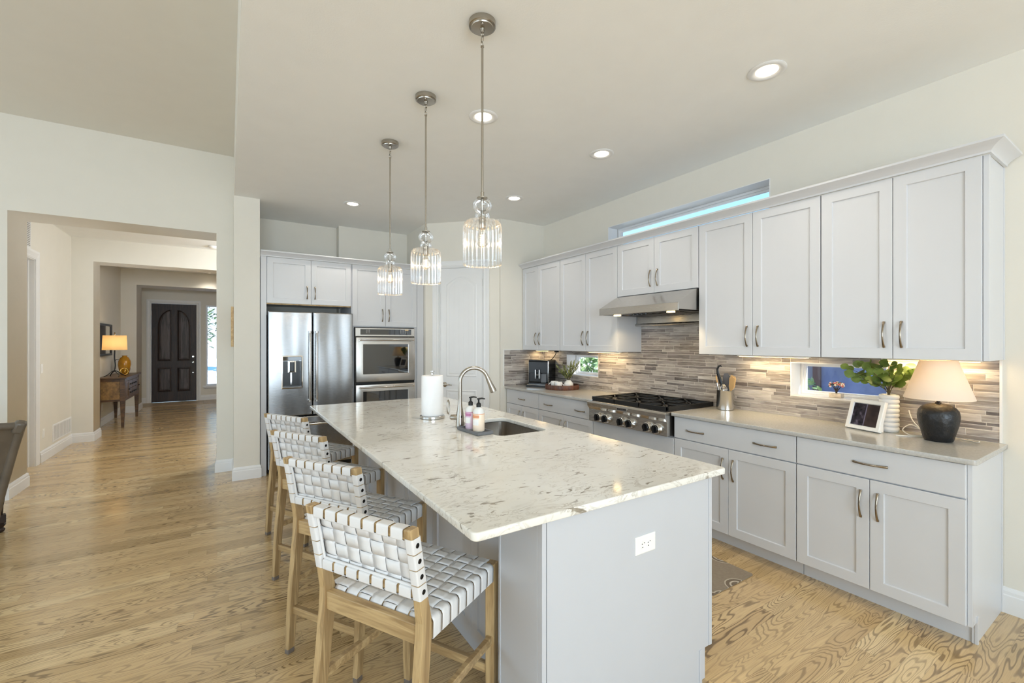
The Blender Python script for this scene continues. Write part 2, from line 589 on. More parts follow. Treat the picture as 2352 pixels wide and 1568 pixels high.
slab('floor', -4.8, 3.95, -4.4, 14.0, -0.12, 0, M['floor'])
t = simple('entry_stone', (176, 150, 112), 0.3, vary=0.25, vscale=9)
b = MB()
for i in range(7):
    for j in range(2):
        b.box(-1.79 + i * 0.42, -1.375 + i * 0.42, 12.98 + j * 0.40, 13.375 + j * 0.40, 0.0, 0.006)
S(b.build('floor_entry', t, bevel=0.002))
slab('ceiling_kitchen', 0.05, 3.9, -4.3, 6.7, ZK, ZK + 0.15, M['ceiling'])
slab('ceiling_hall', -4.8, 0.17, -4.3, 6.2, ZH, ZH + 0.15, M['wall'])  # wall paint instead of ceiling paint, to put its shade into the colour
slab('ceiling_corridor', -2.3, 2.9, 6.45, 12.3, 3.03, 3.18, M['ceiling'])
slab('ceiling_entry', -2.3, 2.9, 12.5, 14.0, 2.93, 3.08, M['ceiling'])
slab('wall_soffit', 0.048, 0.17, -4.2, 6.04, ZK + 0.01, ZH + 0.05, M['wall'])

WIN_S = (3.748, 4.316, 1.075, 1.327)
WIN_B = (1.095, 1.682, 1.075, 1.328)
WIN_C = (1.832, 3.595, 2.462, 2.768)
wall('wall_right', 'x', XW, 0.21, -4.3, 4.95, 0, 3.1, [WIN_S, WIN_B, WIN_C])
wall('wall_back', 'y', 4.80, 0.13, 2.9, XW + 0.1, 0, ZK)
PA, PB = Vector((2.19, 5.54, 0)), Vector((2.9, 4.826, 0))
pdv = (PB - PA).normalized()
pnv = Vector((-pdv.y, pdv.x, 0))          # into the pantry
if pnv.y < 0: pnv = -pnv
PL = (PB - PA).length
frP = lambda u, v, w: tuple(PA + pdv * u - pnv * w + Vector((0, 0, v)))
S(plate('wall_pantry', [(-0.0, 0), (0.18, 0), (0.18, 2.462), (0.80, 2.462), (0.80, 0), (PL + 0.02, 0), (PL + 0.02, ZK), (-0.0, ZK)], [], -0.12, 0, M['wall'], fr=frP))
wall('wall_pantry_return', 'x', 2.19, 0.12, 5.54, 6.6, 0, ZK)
wall('wall_fridge', 'y', 6.42, 0.12, 0.05, 2.3, 0, ZK + 0.05)
slab('wall_chase', 1.245, 2.2, 6.27, 6.43, 0, ZK, M['wall'])
slab('wall_pillar', 0.043, 0.285, 5.575, 6.44, 0, ZK, M['wall'])
wall('wall_hall', 'y', 6.04, 0.48, -4.7, 0.06, 0, ZH, [(-1.75, -0.12, 0, 2.718)])
wall('wall_corridor_left', 'x', -1.95, -0.14, 6.5, 9.0, 0, 3.1, [(6.78, 7.51, 0, 2.47)])
wall('wall_corridor_right', 'x', 2.6, 0.12, 6.5, 14.0, 0, 3.1)
wall('wall_entry', 'y', 8.95, 0.40, -2.1, 2.7, 0, 3.1, [(-1.71, 1.3, 0, 2.69)])
wall('wall_foyer_left', 'x', -1.905, -0.14, 9.3, 12.2, 0, 3.1)
wall('wall_foyer_far', 'y', 12.17, 0.66, -2.1, 2.7, 0, 3.1, [(-1.65, 1.1, 0, 2.70)])
wall('wall_vestibule_left', 'x', -1.80, -0.2, 12.8, 13.8, 0, 3.1)
wall('wall_front', 'y', 13.78, 0.2, -2.1, 2.7, 0, 3.1, [(-1.595, -0.695, 0, 2.435), (-0.50, 0.0, 0.37, 2.43)])
wall('wall_rear', 'y', -4.2, -0.14, -4.8, 3.8, 0, 3.7, [(-2.45, 0.88, 0.5, 3.0), (1.54, 2.10, 0.3, 2.7), (2.47, 3.03, 0.3, 2.7)])
wall('wall_left', 'x', -4.6, -0.14, -4.3, 6.6, 0, 3.7, [(-1.0, 2.2, 0.5, 2.9), (2.95, 5.25, 0.5, 2.9)])
# unseen roof edge added outside to keep sun off the kitchen windows
slab('eave_sun_block', XW + 0.2, XW + 0.75, -4.3, 5.2, 3.12, 3.3, M['trim'])


def baseboard(name, pts, side=1, h=0.138, th=0.016):
    """runs along a polyline on the floor; the room lies to the left of it (side=1)"""
    b = MB()
    prof = [(0, 0), (th, 0), (th, h * 0.70), (th * 0.72, h * 0.74), (th * 0.72, h * 0.86), (th * 0.35, h * 0.97), (0, h)]
    P = [Vector(p + (0,)) for p in pts]
    rings = []
    for i, p in enumerate(P):
        ds = []
        if i > 0: ds.append((P[i] - P[i - 1]).normalized())
        if i < len(P) - 1: ds.append((P[i + 1] - P[i]).normalized())
        ns = [Vector((-d.y, d.x, 0)) * side for d in ds]
        n = ns[0] if len(ns) == 1 else (ns[0] + ns[1]) / (1 + ns[0].dot(ns[1]))
        rings.append([tuple(p + n * q + Vector((0, 0, z))) for q, z in prof])
    b.loops(rings)
    return S(b.build(name, M['trim']))


baseboard('baseboard_right', [(XW, -4.1), (XW, 0.598)])
baseboard('baseboard_pillar', [(0.285, 5.62), (0.285, 5.575), (0.043, 5.575), (0.043, 6.04), (-0.12, 6.04), (-0.12, 6.52)], 1)
baseboard('baseboard_hall', [(-4.5, 6.04), (-1.75, 6.04), (-1.75, 6.52), (-1.95, 6.52)], -1)
baseboard('baseboard_corridor', [(-1.95, 7.655), (-1.95, 8.95), (-1.71, 8.95), (-1.71, 9.35), (-1.905, 9.35), (-1.905, 12.17), (-1.65, 12.17), (-1.65, 12.83), (-1.80, 12.83), (-1.80, 13.78), (-1.69, 13.78)], -1)
baseboard('baseboard_front', [(-0.60, 13.78), (2.6, 13.78)], -1)
baseboard('baseboard_pantry', [(2.19, 5.54), tuple((PA + pdv * 0.1).xy)], -1)
baseboard('baseboard_pantry', [tuple((PA + pdv * 0.876).xy), (2.9, 4.826), (2.9, 4.80), (3.0, 4.80)], -1)


def casing(name, fr, u0, u1, z1, wd, th=0.018, parent=None, foot=0.0):
    b = MB()
    prof = [(0, 0), (0, th * 0.55), (wd * 0.18, th * 0.8), (wd * 0.30, th * 0.6), (wd * 0.75, th), (wd, th), (wd, 0)]
    rings = []
    for (u, z, du, dz) in ((u0, foot, -1, 0), (u0, z1, -1, 1), (u1, z1, 1, 1), (u1, foot, 1, 0)):
        rings.append([fr(u + du * q, z + dz * q, w) for q, w in prof])
    b.loops(rings)
    return b.build(name, M['trim'], parent)


def arch_panel(b, fr, u0, u1, v0, v1, rise, w, steps, n=14):
    """raised or sunk field with an arched head"""
    def outline(ins):
        pts = [(u0 + ins, v0 + ins), (u1 - ins, v0 + ins)]
        for k in range(n + 1):
            s_ = k / n
            u = (u1 - ins) + (u0 - u1 + 2 * ins) * s_
            pts.append((u, v1 - ins - rise + rise * math.sin(PI * s_) if rise else v1 - ins))
        return pts
    b.loops([[fr(u, v, w + dw) for u, v in outline(ins)] for ins, dw in steps], cap=False)
    f = b.face([fr(u, v, w + steps[-1][1]) for u, v in outline(steps[-1][0])])


# pantry door with an arched beaded panel
door = S(thing('door_1', None, None, tuple(PA + pdv * 0.49)))
b = MB()
b.fbox(frP, 0.195, 0.785, 0.012, 2.448, -0.055, -0.02)
door_slab = b.build('door_slab', M['trim'], door, bevel=0.002)
b = MB()
arch_panel(b, frP, 0.285, 0.700, 1.03, 2.335, 0.10, -0.02, [(0, 0.001), (0.012, 0.006), (0.03, 0.001), (0.045, 0.004)])
for k in range(1, 5):
    u = 0.325 + k * 0.067
    b.fbox(frP, u - 0.003, u + 0.003, 1.09, 2.23, -0.0165, -0.0135)
arch_panel(b, frP, 0.285, 0.700, 0.16, 0.86, 0.0, -0.02, [(0, 0.001), (0.012, 0.006), (0.03, 0.001), (0.06, 0.005)])
b.build('door_panels', M['trim'], door)
casing('door_casing', frP, 0.183, 0.797, 2.458, 0.078, parent=door)
b = MB()
b.fbox(frP, 0.181, 0.195, 0.0, 2.46, -0.12, 0.0)
b.fbox(frP, 0.785, 0.799, 0.0, 2.46, -0.12, 0.0)
b.fbox(frP, 0.181, 0.799, 2.449, 2.461, -0.12, 0.0)
b.build('door_jamb', M['trim'], door)
for z in (0.3, 1.62, 2.25):
    b = MB()
    b.fbox(frP, 0.779, 0.803, z - 0.048, z + 0.048, -0.021, -0.014)
    b.lathe([(0.006, -0.05), (0.006, 0.05)], frP(0.79, z, -0.011), 8)
    b.build('hinge', M['nickel'], door)
b = MB()
c = Vector(frP(0.262, 0.925, -0.02))
fx_ = Matrix.Translation(c) @ Matrix((tuple(pdv) + (0,), (0, 0, 1, 0), tuple(-pnv) + (0,), (0, 0, 0, 1))).transposed()
for r, q in (((0.001, 0), 0), ):
    pass
ring = lambda r, w: [tuple(c + pdv * (r * math.cos(a)) + Vector((0, 0, r * math.sin(a))) - pnv * w) for a in [2 * PI * k / 20 for k in range(20)]]
b.loops([ring(0.032, 0), ring(0.032, 0.006), ring(0.024, 0.012), ring(0.011, 0.016), ring(0.010, 0.05), ring(0.004, 0.052)])
b.tube([c - pnv * 0.046, c - pnv * 0.05 + pdv * 0.03, c - pnv * 0.05 + pdv * 0.075 + Vector((0, 0, 0.004)), c - pnv * 0.05 + pdv * 0.115 + Vector((0, 0, -0.002))], [0.010, 0.010, 0.008, 0.006], 10)
b.build('door_handle', M['nickel'], door, smooth=40)

# front door
fd = S(thing('door_2', None, None, (-1.145, 13.78, 0)))
frD = lambda u, v, w: (u, 13.80 - w, v)
b = MB()
b.fbox(frD, -1.59, -0.70, 0.012, 2.43, -0.045, 0.0)
b.build('door_slab', M['dark_wood'], fd, bevel=0.003)
X0, X1, XM = -1.475, -0.815, -1.145
b = MB()


def half_arch(u_out, u_in, v0, v_spring, v_top, ins):
    """panel outline with a quarter-round head on its outer side"""
    sgn = 1 if u_in > u_out else -1
    pts = [(u_out + sgn * ins, v0 + ins), (u_in - sgn * ins, v0 + ins)]
    a, h = abs(u_in - u_out), v_top - v_spring
    for k in range(11):
        s_ = PI / 2 * k / 10
        pts.append((u_in - sgn * ins - sgn * (a - 2 * ins) * math.sin(s_), v_spring + (h - ins) * math.cos(s_)))
    return pts


bm_mold = MB()
for uo, ui in ((X0, XM - 0.055), (X1, XM + 0.055)):
    for args in ((1.02, 1.86, 2.29),):
        for tgt, steps in ((bm_mold, [(0.0, 0.0), (0.004, 0.02), (0.022, 0.024), (0.036, 0.002)]), (b, [(0.036, 0.0015), (0.075, 0.009)])):
            tgt.loops([[frD(u, v, w) for u, v in half_arch(uo, ui, *args, i)] for i, w in steps], cap=False)
        b.face([frD(u, v, 0.009) for u, v in half_arch(uo, ui, *args, 0.075)])
    lo, hi = min(uo, ui), max(uo, ui)
    bm_mold.rects(frD, lo, hi, 0.26, 0.86, [(0.0, 0.0), (0.004, 0.02), (0.022, 0.024), (0.036, 0.002)], cap=False)
    b.rects(frD, lo, hi, 0.26, 0.86, [(0.036, 0.0015), (0.07, 0.009), (0.0701, 0.009)])
b.build('door_panels', M['door_panel_wood'], fd)
bm_mold.build('panel_molding', M['dark_wood'], fd)
casing('door_casing', frD, -1.592, -0.698, 2.436, 0.088, th=0.04, parent=fd)
b = MB()
for z, r in ((1.12, 0.030), (0.98, 0.026), (0.72, 0.02)):
    cc = frD(-0.765, z, 0)
    rg = lambda r_, w: [(cc[0] + r_ * math.cos(a), cc[1] - w, cc[2] + r_ * math.sin(a)) for a in [2 * PI * k / 16 for k in range(16)]]
    b.loops([rg(r, 0), rg(r, 0.008), rg(r * 0.5, 0.014), rg(r * 0.45, 0.03), rg(r * 0.85, 0.045), rg(r * 0.6, 0.06)])
b.build('door_handle', M['chrome'], fd, smooth=40)
for z in (0.25, 0.95, 1.6, 2.2):
    b = MB()
    b.fbox(frD, -1.602, -1.586, z - 0.05, z + 0.05, 0.0, 0.012)
    b.build('hinge', M['nickel'], fd)

# corridor door, seen edge-on in the left wall
cd = S(thing('door_3', None, None, (-1.95, 7.15, 0)))
frC = lambda u, v, w: (-1.95 + w, u, v)
b = MB()
b.fbox(frC, 6.80, 7.49, 0.012, 2.45, -0.10, -0.065)
b.build('door_slab', M['trim'], cd, bevel=0.002)
b = MB()
b.fbox(frC, 7.495, 7.512, 0, 2.47, -0.14, 0.0)
b.fbox(frC, 6.778, 6.795, 0, 2.47, -0.14, 0.0)
b.fbox(frC, 6.778, 7.512, 2.455, 2.472, -0.14, 0.0)
b.fbox(frC, 7.47, 7.497, 0, 2.455, -0.065, -0.045)
b.build('door_jamb', M['trim'], cd)
casing('door_casing', frC, 6.79, 7.505, 2.465, 0.10, parent=cd)


# windows: painted reveal, frame and pane
def window(name, fr, u0, u1, v0, v1, depth, fw=0.028, sill=False, mull=()):
    w_ = S(thing(name, None, None, fr((u0 + u1) / 2, v0, -depth)))
    b = MB()
    b.rects(fr, u0, u1, v0, v1, [(0, -depth + 0.05), (0, 0.004), (0.006, 0.004), (0.006, -depth + 0.05)], cap=False)
    b.build('window_reveal', M['trim'], w_)
    b = MB()
    b.rects(fr, u0 + 0.004, u1 - 0.004, v0 + 0.004, v1 - 0.004, [(0, -depth), (0, -depth + 0.045), (fw * 0.55, -depth + 0.045), (fw * 0.6, -depth + 0.03), (fw, -depth + 0.03), (fw, -depth)], cap=False)
    for m in mull:
        b.fbox(fr, m - 0.012, m + 0.012, v0 + 0.01, v1 - 0.01, -depth + 0.002, -depth + 0.03)
    b.build('window_frame', M['trim'], w_)
    b = MB()
    b.fbox(fr, u0 + 0.01, u1 - 0.01, v0 + 0.01, v1 - 0.01, -depth + 0.008, -depth + 0.012)
    b.build('window_pane', M['pane'], w_)
    if sill:
        b = MB()
        b.fbox(fr, u0 - 0.06, u1 + 0.06, v0 - 0.03, v0, -0.01, 0.05)
        b.prism([(0, 0), (0.03, 0.03), (0.03, 0.05), (0, 0.05)], lambda u, v, w: fr(w, v0 - 0.08 + v, u), u0 - 0.03, u1 + 0.03)
        b.build('window_sill', M['trim'], w_)
    return w_


window('window_1', frR, *WIN_C, 0.19, fw=0.04)
window('window_2', frR, *WIN_S, 0.19, fw=0.03)
window('window_3', frR, *WIN_B, 0.19, fw=0.03)
frS = lambda u, v, w: (u, 13.78 - w, v)
window('window_4', frS, -0.50, 0.0, 0.37, 2.43, 0.10, fw=0.03, sill=True)
for i, (fr, a) in enumerate((((lambda u, v, w: (u, -4.2 + w, v)), (-2.45, 0.88, 0.5, 3.0)), ((lambda u, v, w: (u, -4.2 + w, v)), (1.54, 2.10, 0.3, 2.7)), ((lambda u, v, w: (u, -4.2 + w, v)), (2.47, 3.03, 0.3, 2.7)), ((lambda u, v, w: (-4.6 + w, u, v)), (2.95, 5.25, 0.5, 2.9)), ((lambda u, v, w: (-4.6 + w, u, v)), (-1.0, 2.2, 0.5, 2.9)))):  # unseen; narrow rear pair shaped for fridge streaks, left one by hall added for light
    b = MB()
    b.rects(fr, *a, [(0, -0.12), (0, 0.02), (-0.08, 0.02), (-0.08, 0.0)], cap=False)
    n = 3 if a[1] - a[0] > 1 else 1
    for k in range(1, n):
        u = a[0] + (a[1] - a[0]) * k / n
        b.fbox(fr, u - 0.04, u + 0.04, a[2], a[3], -0.08, -0.02)
    S(b.build('window_%d' % (5 + i), M['trim']))

# backsplash of narrow stone strips in rows of mixed height
def strips(b, lay, fr, u0, u1, v0, v1, holes, rnd, w=0.007):
    v, k = v0, 0
    hs = [0.024, 0.040, 0.024, 0.019, 0.040, 0.024, 0.024, 0.034, 0.024, 0.024, 0.040, 0.024, 0.037]
    g = 0.0032
    while v < v1 - 0.006:
        h = min(hs[k % len(hs)], v1 - v - 0.001)
        u = u0 - rnd.random() * 0.2
        while u < u1:
            L = rnd.choice((0.10, 0.15, 0.2, 0.25, 0.26, 0.3, 0.3))
            a, c_ = max(u, u0), min(u + L, u1)
            u += L
            if c_ - a < 0.006: continue
            tint = (rnd.choice((0.05, 0.2, 0.3, 0.42, 0.5, 0.6, 0.75)) + rnd.uniform(-0.05, 0.05), rnd.random(), rnd.random(), 1)
            pieces = [(a, c_, v, v + h)]
            for H in holes:
                nxt = []
                for (p0, p1, q0, q1) in pieces:
                    if p1 <= H[0] or p0 >= H[1] or q1 <= H[2] or q0 >= H[3]:
                        nxt.append((p0, p1, q0, q1))
                        continue
                    if p0 < H[0]: nxt.append((p0, H[0], q0, q1))
                    if p1 > H[1]: nxt.append((H[1], p1, q0, q1))
                    if q0 < H[2]: nxt.append((max(p0, H[0]), min(p1, H[1]), q0, H[2]))
                    if q1 > H[3]: nxt.append((max(p0, H[0]), min(p1, H[1]), H[3], q1))
                pieces = nxt
            for (p0, p1, q0, q1) in pieces:
                if p1 - p0 < 0.004 or q1 - q0 < 0.004: continue
                vs = b.rects(fr, p0, p1 - g, q0, q1 - g, [(0, 0.002), (0, w - 0.001), (0.001, w)])
                for f in set(f for r in vs for vv in r for f in vv.link_faces):
                    for lp in f.loops: lp[lay] = tint
        v += h
        k += 1


for nm, fr, u0, u1, v1, holes, rr in (('backsplash_right', frR, 0.602, 4.792, 1.70, [WIN_S, WIN_B, (0, 2.222, 1.3785, 2), (3.118, 6, 1.3785, 2)], 3),
                                      ('backsplash_back', lambda u, v, w: (u, 4.80 - w, v), 2.952, XW - 0.008, 1.3785, [], 5)):
    b = MB()
    lay = b.bm.loops.layers.float_color.new('tint')
    strips(b, lay, fr, u0, u1, 0.922, v1, holes, random.Random(rr))
    sp = S(b.build(nm, M['tile']))
    tag(sp, cat=None)
    g_ = MB()
    us = sorted({u0, u1} | {x for h in holes for x in h[:2] if u0 < x < u1})
    vs_ = sorted({0.92, v1} | {x for h in holes for x in h[2:] if 0.92 < x < v1})
    for a0, a1 in zip(us[:-1], us[1:]):
        for c0, c1 in zip(vs_[:-1], vs_[1:]):
            um, vm = (a0 + a1) / 2, (c0 + c1) / 2
            if any(h[0] < um < h[1] and h[2] < vm < h[3] for h in holes): continue
            g_.fbox(fr, a0, a1, c0, c1, 0.0005, 0.0045)
    g_.build('grout', M['foil'], sp)
b = MB()
b.fbox(frR, 0.592, 0.602, 0.921, 1.378, 0.0, 0.010)
b.fbox(lambda u, v, w: (u, 4.80 - w, v), 2.944, 2.952, 0.921, 1.379, 0.0, 0.010)
b.fbox(lambda u, v, w: (u, 4.80 - w, v), 2.944, 3.20, 1.379, 1.386, 0.0, 0.010)
S(b.build('trim_backsplash', M['trim']))
# ------------------------------------------------------------------ cabinets
def pull(b_fr, u, v, L, vert, w0, mat=None, parent=None):
    """bowed bar pull centred at (u, v) on a face"""
    b = MB()
    pts, rr = [], []
    n = 14
    for i in range(n + 1):
        s_ = i / n
        a = (s_ - 0.5) * L
        w = w0 + 0.003 + 0.024 * math.sin(PI * min(1, max(0, s_))) ** 0.8
        pts.append(b_fr(u, v + a, w) if vert else b_fr(u + a, v, w))
        rr.append(0.0052 + 0.0022 * abs(2 * s_ - 1) ** 3)
    b.tube(pts, rr, 10, 0.7, up=Vector(b_fr(0, 0, 1)) - Vector(b_fr(0, 0, 0)))
    for s_ in (-0.5, 0.5):
        q = s_ * (L - 0.008)
        if vert: b.fbox(b_fr, u - 0.006, u + 0.006, v + q - 0.006, v + q + 0.006, w0 - 0.0005, w0 + 0.007)
        else: b.fbox(b_fr, u + q - 0.006, u + q + 0.006, v - 0.006, v + 0.006, w0 - 0.0005, w0 + 0.007)
    return b.build('handle', mat or M['bronze'], parent, smooth=50)


G = 0.0016
STILE = 0.060


def shaker(fr, u0, u1, v0, v1, w, parent, pull_u=None, pull_v=None, L=0.15, mat=None, hm=None):
    b = MB()
    t_ = 0.020
    b.rects(fr, u0 + G, u1 - G, v0 + G, v1 - G, [(0, w), (0, w + t_ - 0.0015), (0.0015, w + t_), (STILE, w + t_), (STILE + 0.0035, w + t_ - 0.009), (STILE + 0.004, w + t_ - 0.009)])
    d = b.build('door', mat or M['cab'], parent)
    if pull_u is not None: pull(fr, pull_u, pull_v, L, True, w + t_, hm, d)
    return d


def drawer(fr, u0, u1, v0, v1, w, parent, pulls=(), L=0.15, mat=None):
    b = MB()
    t_ = 0.020
    b.rects(fr, u0 + G, u1 - G, v0 + G, v1 - G, [(0, w), (0, w + t_ - 0.002), (0.002, w + t_)])
    d = b.build('drawer', mat or M['cab'], parent)
    for pu, pv in pulls: pull(fr, pu, pv, L, False, w + t_, None, d)
    return d


# ---- wall cabinets on the right wall
WU = XW - 3.255                     # carcass depth, doors 20 mm on top of it
ZU0, ZU1 = 1.380, 2.432


def upper(name, label, u0, u1, um, z0, z1=ZU1, ends=(), hz=None):
    t_ = thing(name, label, 'cabinet', (XW - WU / 2, (u0 + u1) / 2, z0), 'white wall cabinets over the grey counter')
    b = MB()
    b.fbox(frR, u0, u1, z0, z1, 0.0, WU)
    b.build('carcass', M['cab'], t_, bevel=0.001)
    hz = hz if hz is not None else z0 + 0.142
    # the door further from the camera comes first
    shaker(frR, um, u1, z0, z1, WU, t_, um + 0.040, hz)
    shaker(frR, u0, um, z0, z1, WU, t_, um - 0.040, hz)
    return t_


upper('wall_cabinet', 'white two-door wall cabinet furthest from the camera, above the coffee machine', 4.022, 4.792, 4.46, ZU0)
upper('wall_cabinet', 'white two-door wall cabinet above the small square window, left of the range hood', 3.122, 4.019, 3.585, ZU0)
upper('wall_cabinet', 'short white two-door cabinet directly above the steel range hood', 2.224, 3.119, 2.672, 1.924, hz=2.06)
upper('wall_cabinet', 'tall white two-door wall cabinet just right of the range hood, above the utensil crock', 1.337, 2.220, 1.780, ZU0)
uc = upper('wall_cabinet', 'tall white two-door wall cabinet at the near end of the run, above the table lamp', 0.605, 1.334, 0.966, ZU0)
b = MB()
b.fbox(frR, 0.586, 0.604, ZU0, ZU1, 0.0, WU + 0.004)
b.fbox(frR, 0.582, 0.587, ZU0, ZU1, WU - 0.02, WU + 0.004)
b.fbox(frR, 0.582, 0.587, ZU0, ZU1, 0.0, 0.02)
b.build('end_panel', M['cab'], uc, bevel=0.001)

CROWN = [(0.0, 0.0), (0.012, 0.0), (0.014, 0.010), (0.024, 0.022), (0.040, 0.034), (0.058, 0.042), (0.066, 0.046), (0.066, 0.058), (0.0, 0.058)]


def crown(name, label, pts, z, group=None):
    """cove moulding along a polyline, outside on the right of travel"""
    b = MB()
    P = [Vector(p + (0,)) for p in pts]
    rings = []
    for i, p in enumerate(P):
        ds = []
        if i > 0: ds.append((P[i] - P[i - 1]).normalized())
        if i < len(P) - 1: ds.append((P[i + 1] - P[i]).normalized())
        ns = [Vector((d.y, -d.x, 0)) for d in ds]
        n = ns[0] if len(ns) == 1 else (ns[0] + ns[1]) / (1 + ns[0].dot(ns[1]))
        rings.append([tuple(p + n * q + Vector((0, 0, z + h_))) for q, h_ in CROWN])
    b.loops(rings)
    o_ = b.build(name, M['cab'], loc=(P[0].x, P[0].y, z), smooth=25)
    return tag(o_, label, 'crown moulding', group)


crown('crown_molding', 'white cove crown moulding along the top of the cabinets on the window wall', [(XW - 0.01, 0.584), (XW - WU - 0.018, 0.584), (XW - WU - 0.018, 4.795)][::-1], ZU1 + 0.001)

# ---- base cabinets on the right wall
WB = XW - 3.004
ZC = 0.893


def base(name, label, u0, u1, um=None, top=(), pulls=None, zd=0.715):
    t_ = thing(name, label, 'cabinet', (XW - WB / 2, (u0 + u1) / 2, 0), 'white base cabinets under the grey counter')
    b = MB()
    b.fbox(frR, u0, u1, 0.105, ZC, 0.002, WB)
    b.build('carcass', M['cab'], t_, bevel=0.001)
    b = MB()
    b.fbox(frR, u0, u1, 0.0, 0.105, 0.002, WB - 0.078)
    b.build('toe_kick', M['cab'], t_)
    return t_


b1 = base('base_cabinet', 'white base cabinet furthest from the camera, below the coffee machine', 4.098, 4.792)
drawer(frR, 4.098, 4.785, 0.715, ZC - 0.004, WB, b1, [(4.44, 0.79)], 0.14)
shaker(frR, 4.445, 4.785, 0.108, 0.712, WB, b1, 4.485, 0.575, 0.14)
shaker(frR, 4.098, 4.445, 0.108, 0.712, WB, b1, 4.405, 0.575, 0.14)
b2 = base('base_cabinet', 'white base cabinet with one wide two-pull drawer, left of the cooktop', 3.200, 4.095)
drawer(frR, 3.200, 4.095, 0.715, ZC - 0.004, WB, b2, [(3.915, 0.785), (3.39, 0.785)], 0.15)
shaker(frR, 3.65, 4.095, 0.108, 0.712, WB, b2, 3.69, 0.575, 0.15)
shaker(frR, 3.200, 3.65, 0.108, 0.712, WB, b2, 3.61, 0.575, 0.15)
t_ = thing('base_cabinet', 'plain white low cabinet under the steel cooktop', 'cabinet', (XW - WB / 2, 2.73, 0), 'white base cabinets under the grey counter')
b = MB()
b.fbox(frR, 2.270, 3.197, 0.105, 0.72, 0.002, WB)
b.build('carcass', M['cab'], t_, bevel=0.001)
b = MB()
b.fbox(frR, 2.270, 3.197, 0.0, 0.105, 0.002, WB - 0.078)
b.build('toe_kick', M['cab'], t_)
drawer(frR, 2.270, 3.197, 0.108, 0.715, WB, t_)
b4 = base('base_cabinet', 'white base cabinet right of the cooktop with two pulls on its wide drawer', 1.369, 2.267)
drawer(frR, 1.369, 2.267, 0.722, ZC - 0.004, WB, b4, [(2.08, 0.795), (1.56, 0.798)], 0.15)
shaker(frR, 1.815, 2.267, 0.108, 0.718, WB, b4, 1.853, 0.572, 0.15)
shaker(frR, 1.369, 1.815, 0.108, 0.718, WB, b4, 1.777, 0.572, 0.15)
b5 = base('base_cabinet', 'white base cabinet at the near end of the counter with one drawer and two doors', 0.612, 1.366)
drawer(frR, 0.612, 1.366, 0.722, ZC - 0.004, WB, b5, [(0.99, 0.803)], 0.155)
shaker(frR, 0.992, 1.366, 0.108, 0.718, WB, b5, 1.032, 0.575, 0.15)
shaker(frR, 0.612, 0.992, 0.108, 0.718, WB, b5, 0.955, 0.575, 0.15)
b = MB()
b.prism([(0.002, 0.0), (WB - 0.07, 0.0), (WB - 0.07, 0.105), (WB, 0.105), (WB, ZC), (0.002, ZC)], lambda u, v, w: (XW - u, w, v), 0.594, 0.611)
b.fbox(frR, 0.589, 0.595, 0.0, ZC, 0.002, 0.018)
b.fbox(frR, 0.588, 0.600, 0.0, 0.135, WB - 0.085, WB - 0.068)
b.build('end_panel', M['cab'], b5, bevel=0.001)

# ---- counters (two runs, either side of the cooktop)
tag(plate('countertop', rrect(2.958, XW - 0.0005, 0.57, 2.284, 0.018), [], ZC + 0.0005, 0.92, M['counter'], bevel=0.004), 'long grey quartz countertop with the table lamp and utensil crock on it', 'countertop', 'grey quartz countertops')
tag(plate('countertop', rrect(2.958, XW - 0.0005, 3.193, 4.797, 0.006), [], ZC + 0.0005, 0.92, M['counter'], bevel=0.003), 'grey quartz countertop in the far corner with the coffee machine on it', 'countertop', 'grey quartz countertops')

# ---- fridge wall
YF = 5.60
frF = lambda u, v, w: (u, YF - w, v)
t_ = thing('fridge_cabinet', 'white cabinet surround and two-door cupboard above the steel fridge', 'cabinet', (0.8, 5.9, 0))
b = MB()
b.box(0.292, 0.350, YF + 0.02, 6.41, 0.0, ZU1)
b.fbox(frF, 0.292, 0.350, 0.0, ZU1, -0.02, 0.0)
b.build('side_panel', M['cab'], t_, bevel=0.001)
b = MB()
b.box(0.3505, 1.255, YF + 0.02, 6.24, 1.925, ZU1)
b.build('carcass', M['cab'], t_)
b = MB()
b.box(0.3505, 1.255, YF + 0.02, YF + 0.05, 1.905, 1.925)
b.build('bottom_rail', M['pull_wood'], t_)
shaker(frF, 0.353, 0.805, 1.916, ZU1, -0.02, t_, 0.763, 2.052, 0.145)
shaker(frF, 0.805, 1.257, 1.916, ZU1, -0.02, t_, 0.847, 2.052, 0.145)

t_ = thing('oven_cabinet', 'tall white cabinet around the steel double oven with two doors on top', 'cabinet', (1.7, 5.9, 0))
b = MB()
b.box(1.262, 1.290, YF + 0.02, 6.25, 0.0, ZU1)
b.box(2.058, 2.186, YF + 0.02, 6.25, 0.0, ZU1)
b.box(1.290, 2.058, YF + 0.02, 6.25, 1.668, ZU1)
b.box(1.290, 2.058, YF + 0.02, 6.25, 0.10, 0.33)
b.box(1.290, 2.058, 6.22, 6.25, 0.33, 1.668)
b.build('carcass', M['cab'], t_, bevel=0.001)
b = MB()
b.box(1.262, 2.186, YF + 0.09, 5.8, 0.0, 0.10)
b.build('toe_kick', M['cab'], t_)
shaker(frF, 1.268, 1.678, 1.677, ZU1, -0.02, t_, 1.637, 1.818, 0.155)
shaker(frF, 1.678, 2.092, 1.677, ZU1, -0.02, t_, 1.719, 1.818, 0.155)
drawer(frF, 1.268, 2.092, 0.11, 0.33, -0.02, t_, [(1.68, 0.24)], 0.15)
b = MB()
b.fbox(frF, 2.095, 2.186, 0.1, ZU1, -0.02, -0.002)
b.build('filler_panel', M['cab'], t_)
crown('crown_molding', 'white crown moulding along the top of the fridge and oven cabinets', [(0.29, YF + 0.0), (2.186, YF + 0.0)], ZU1 + 0.001)

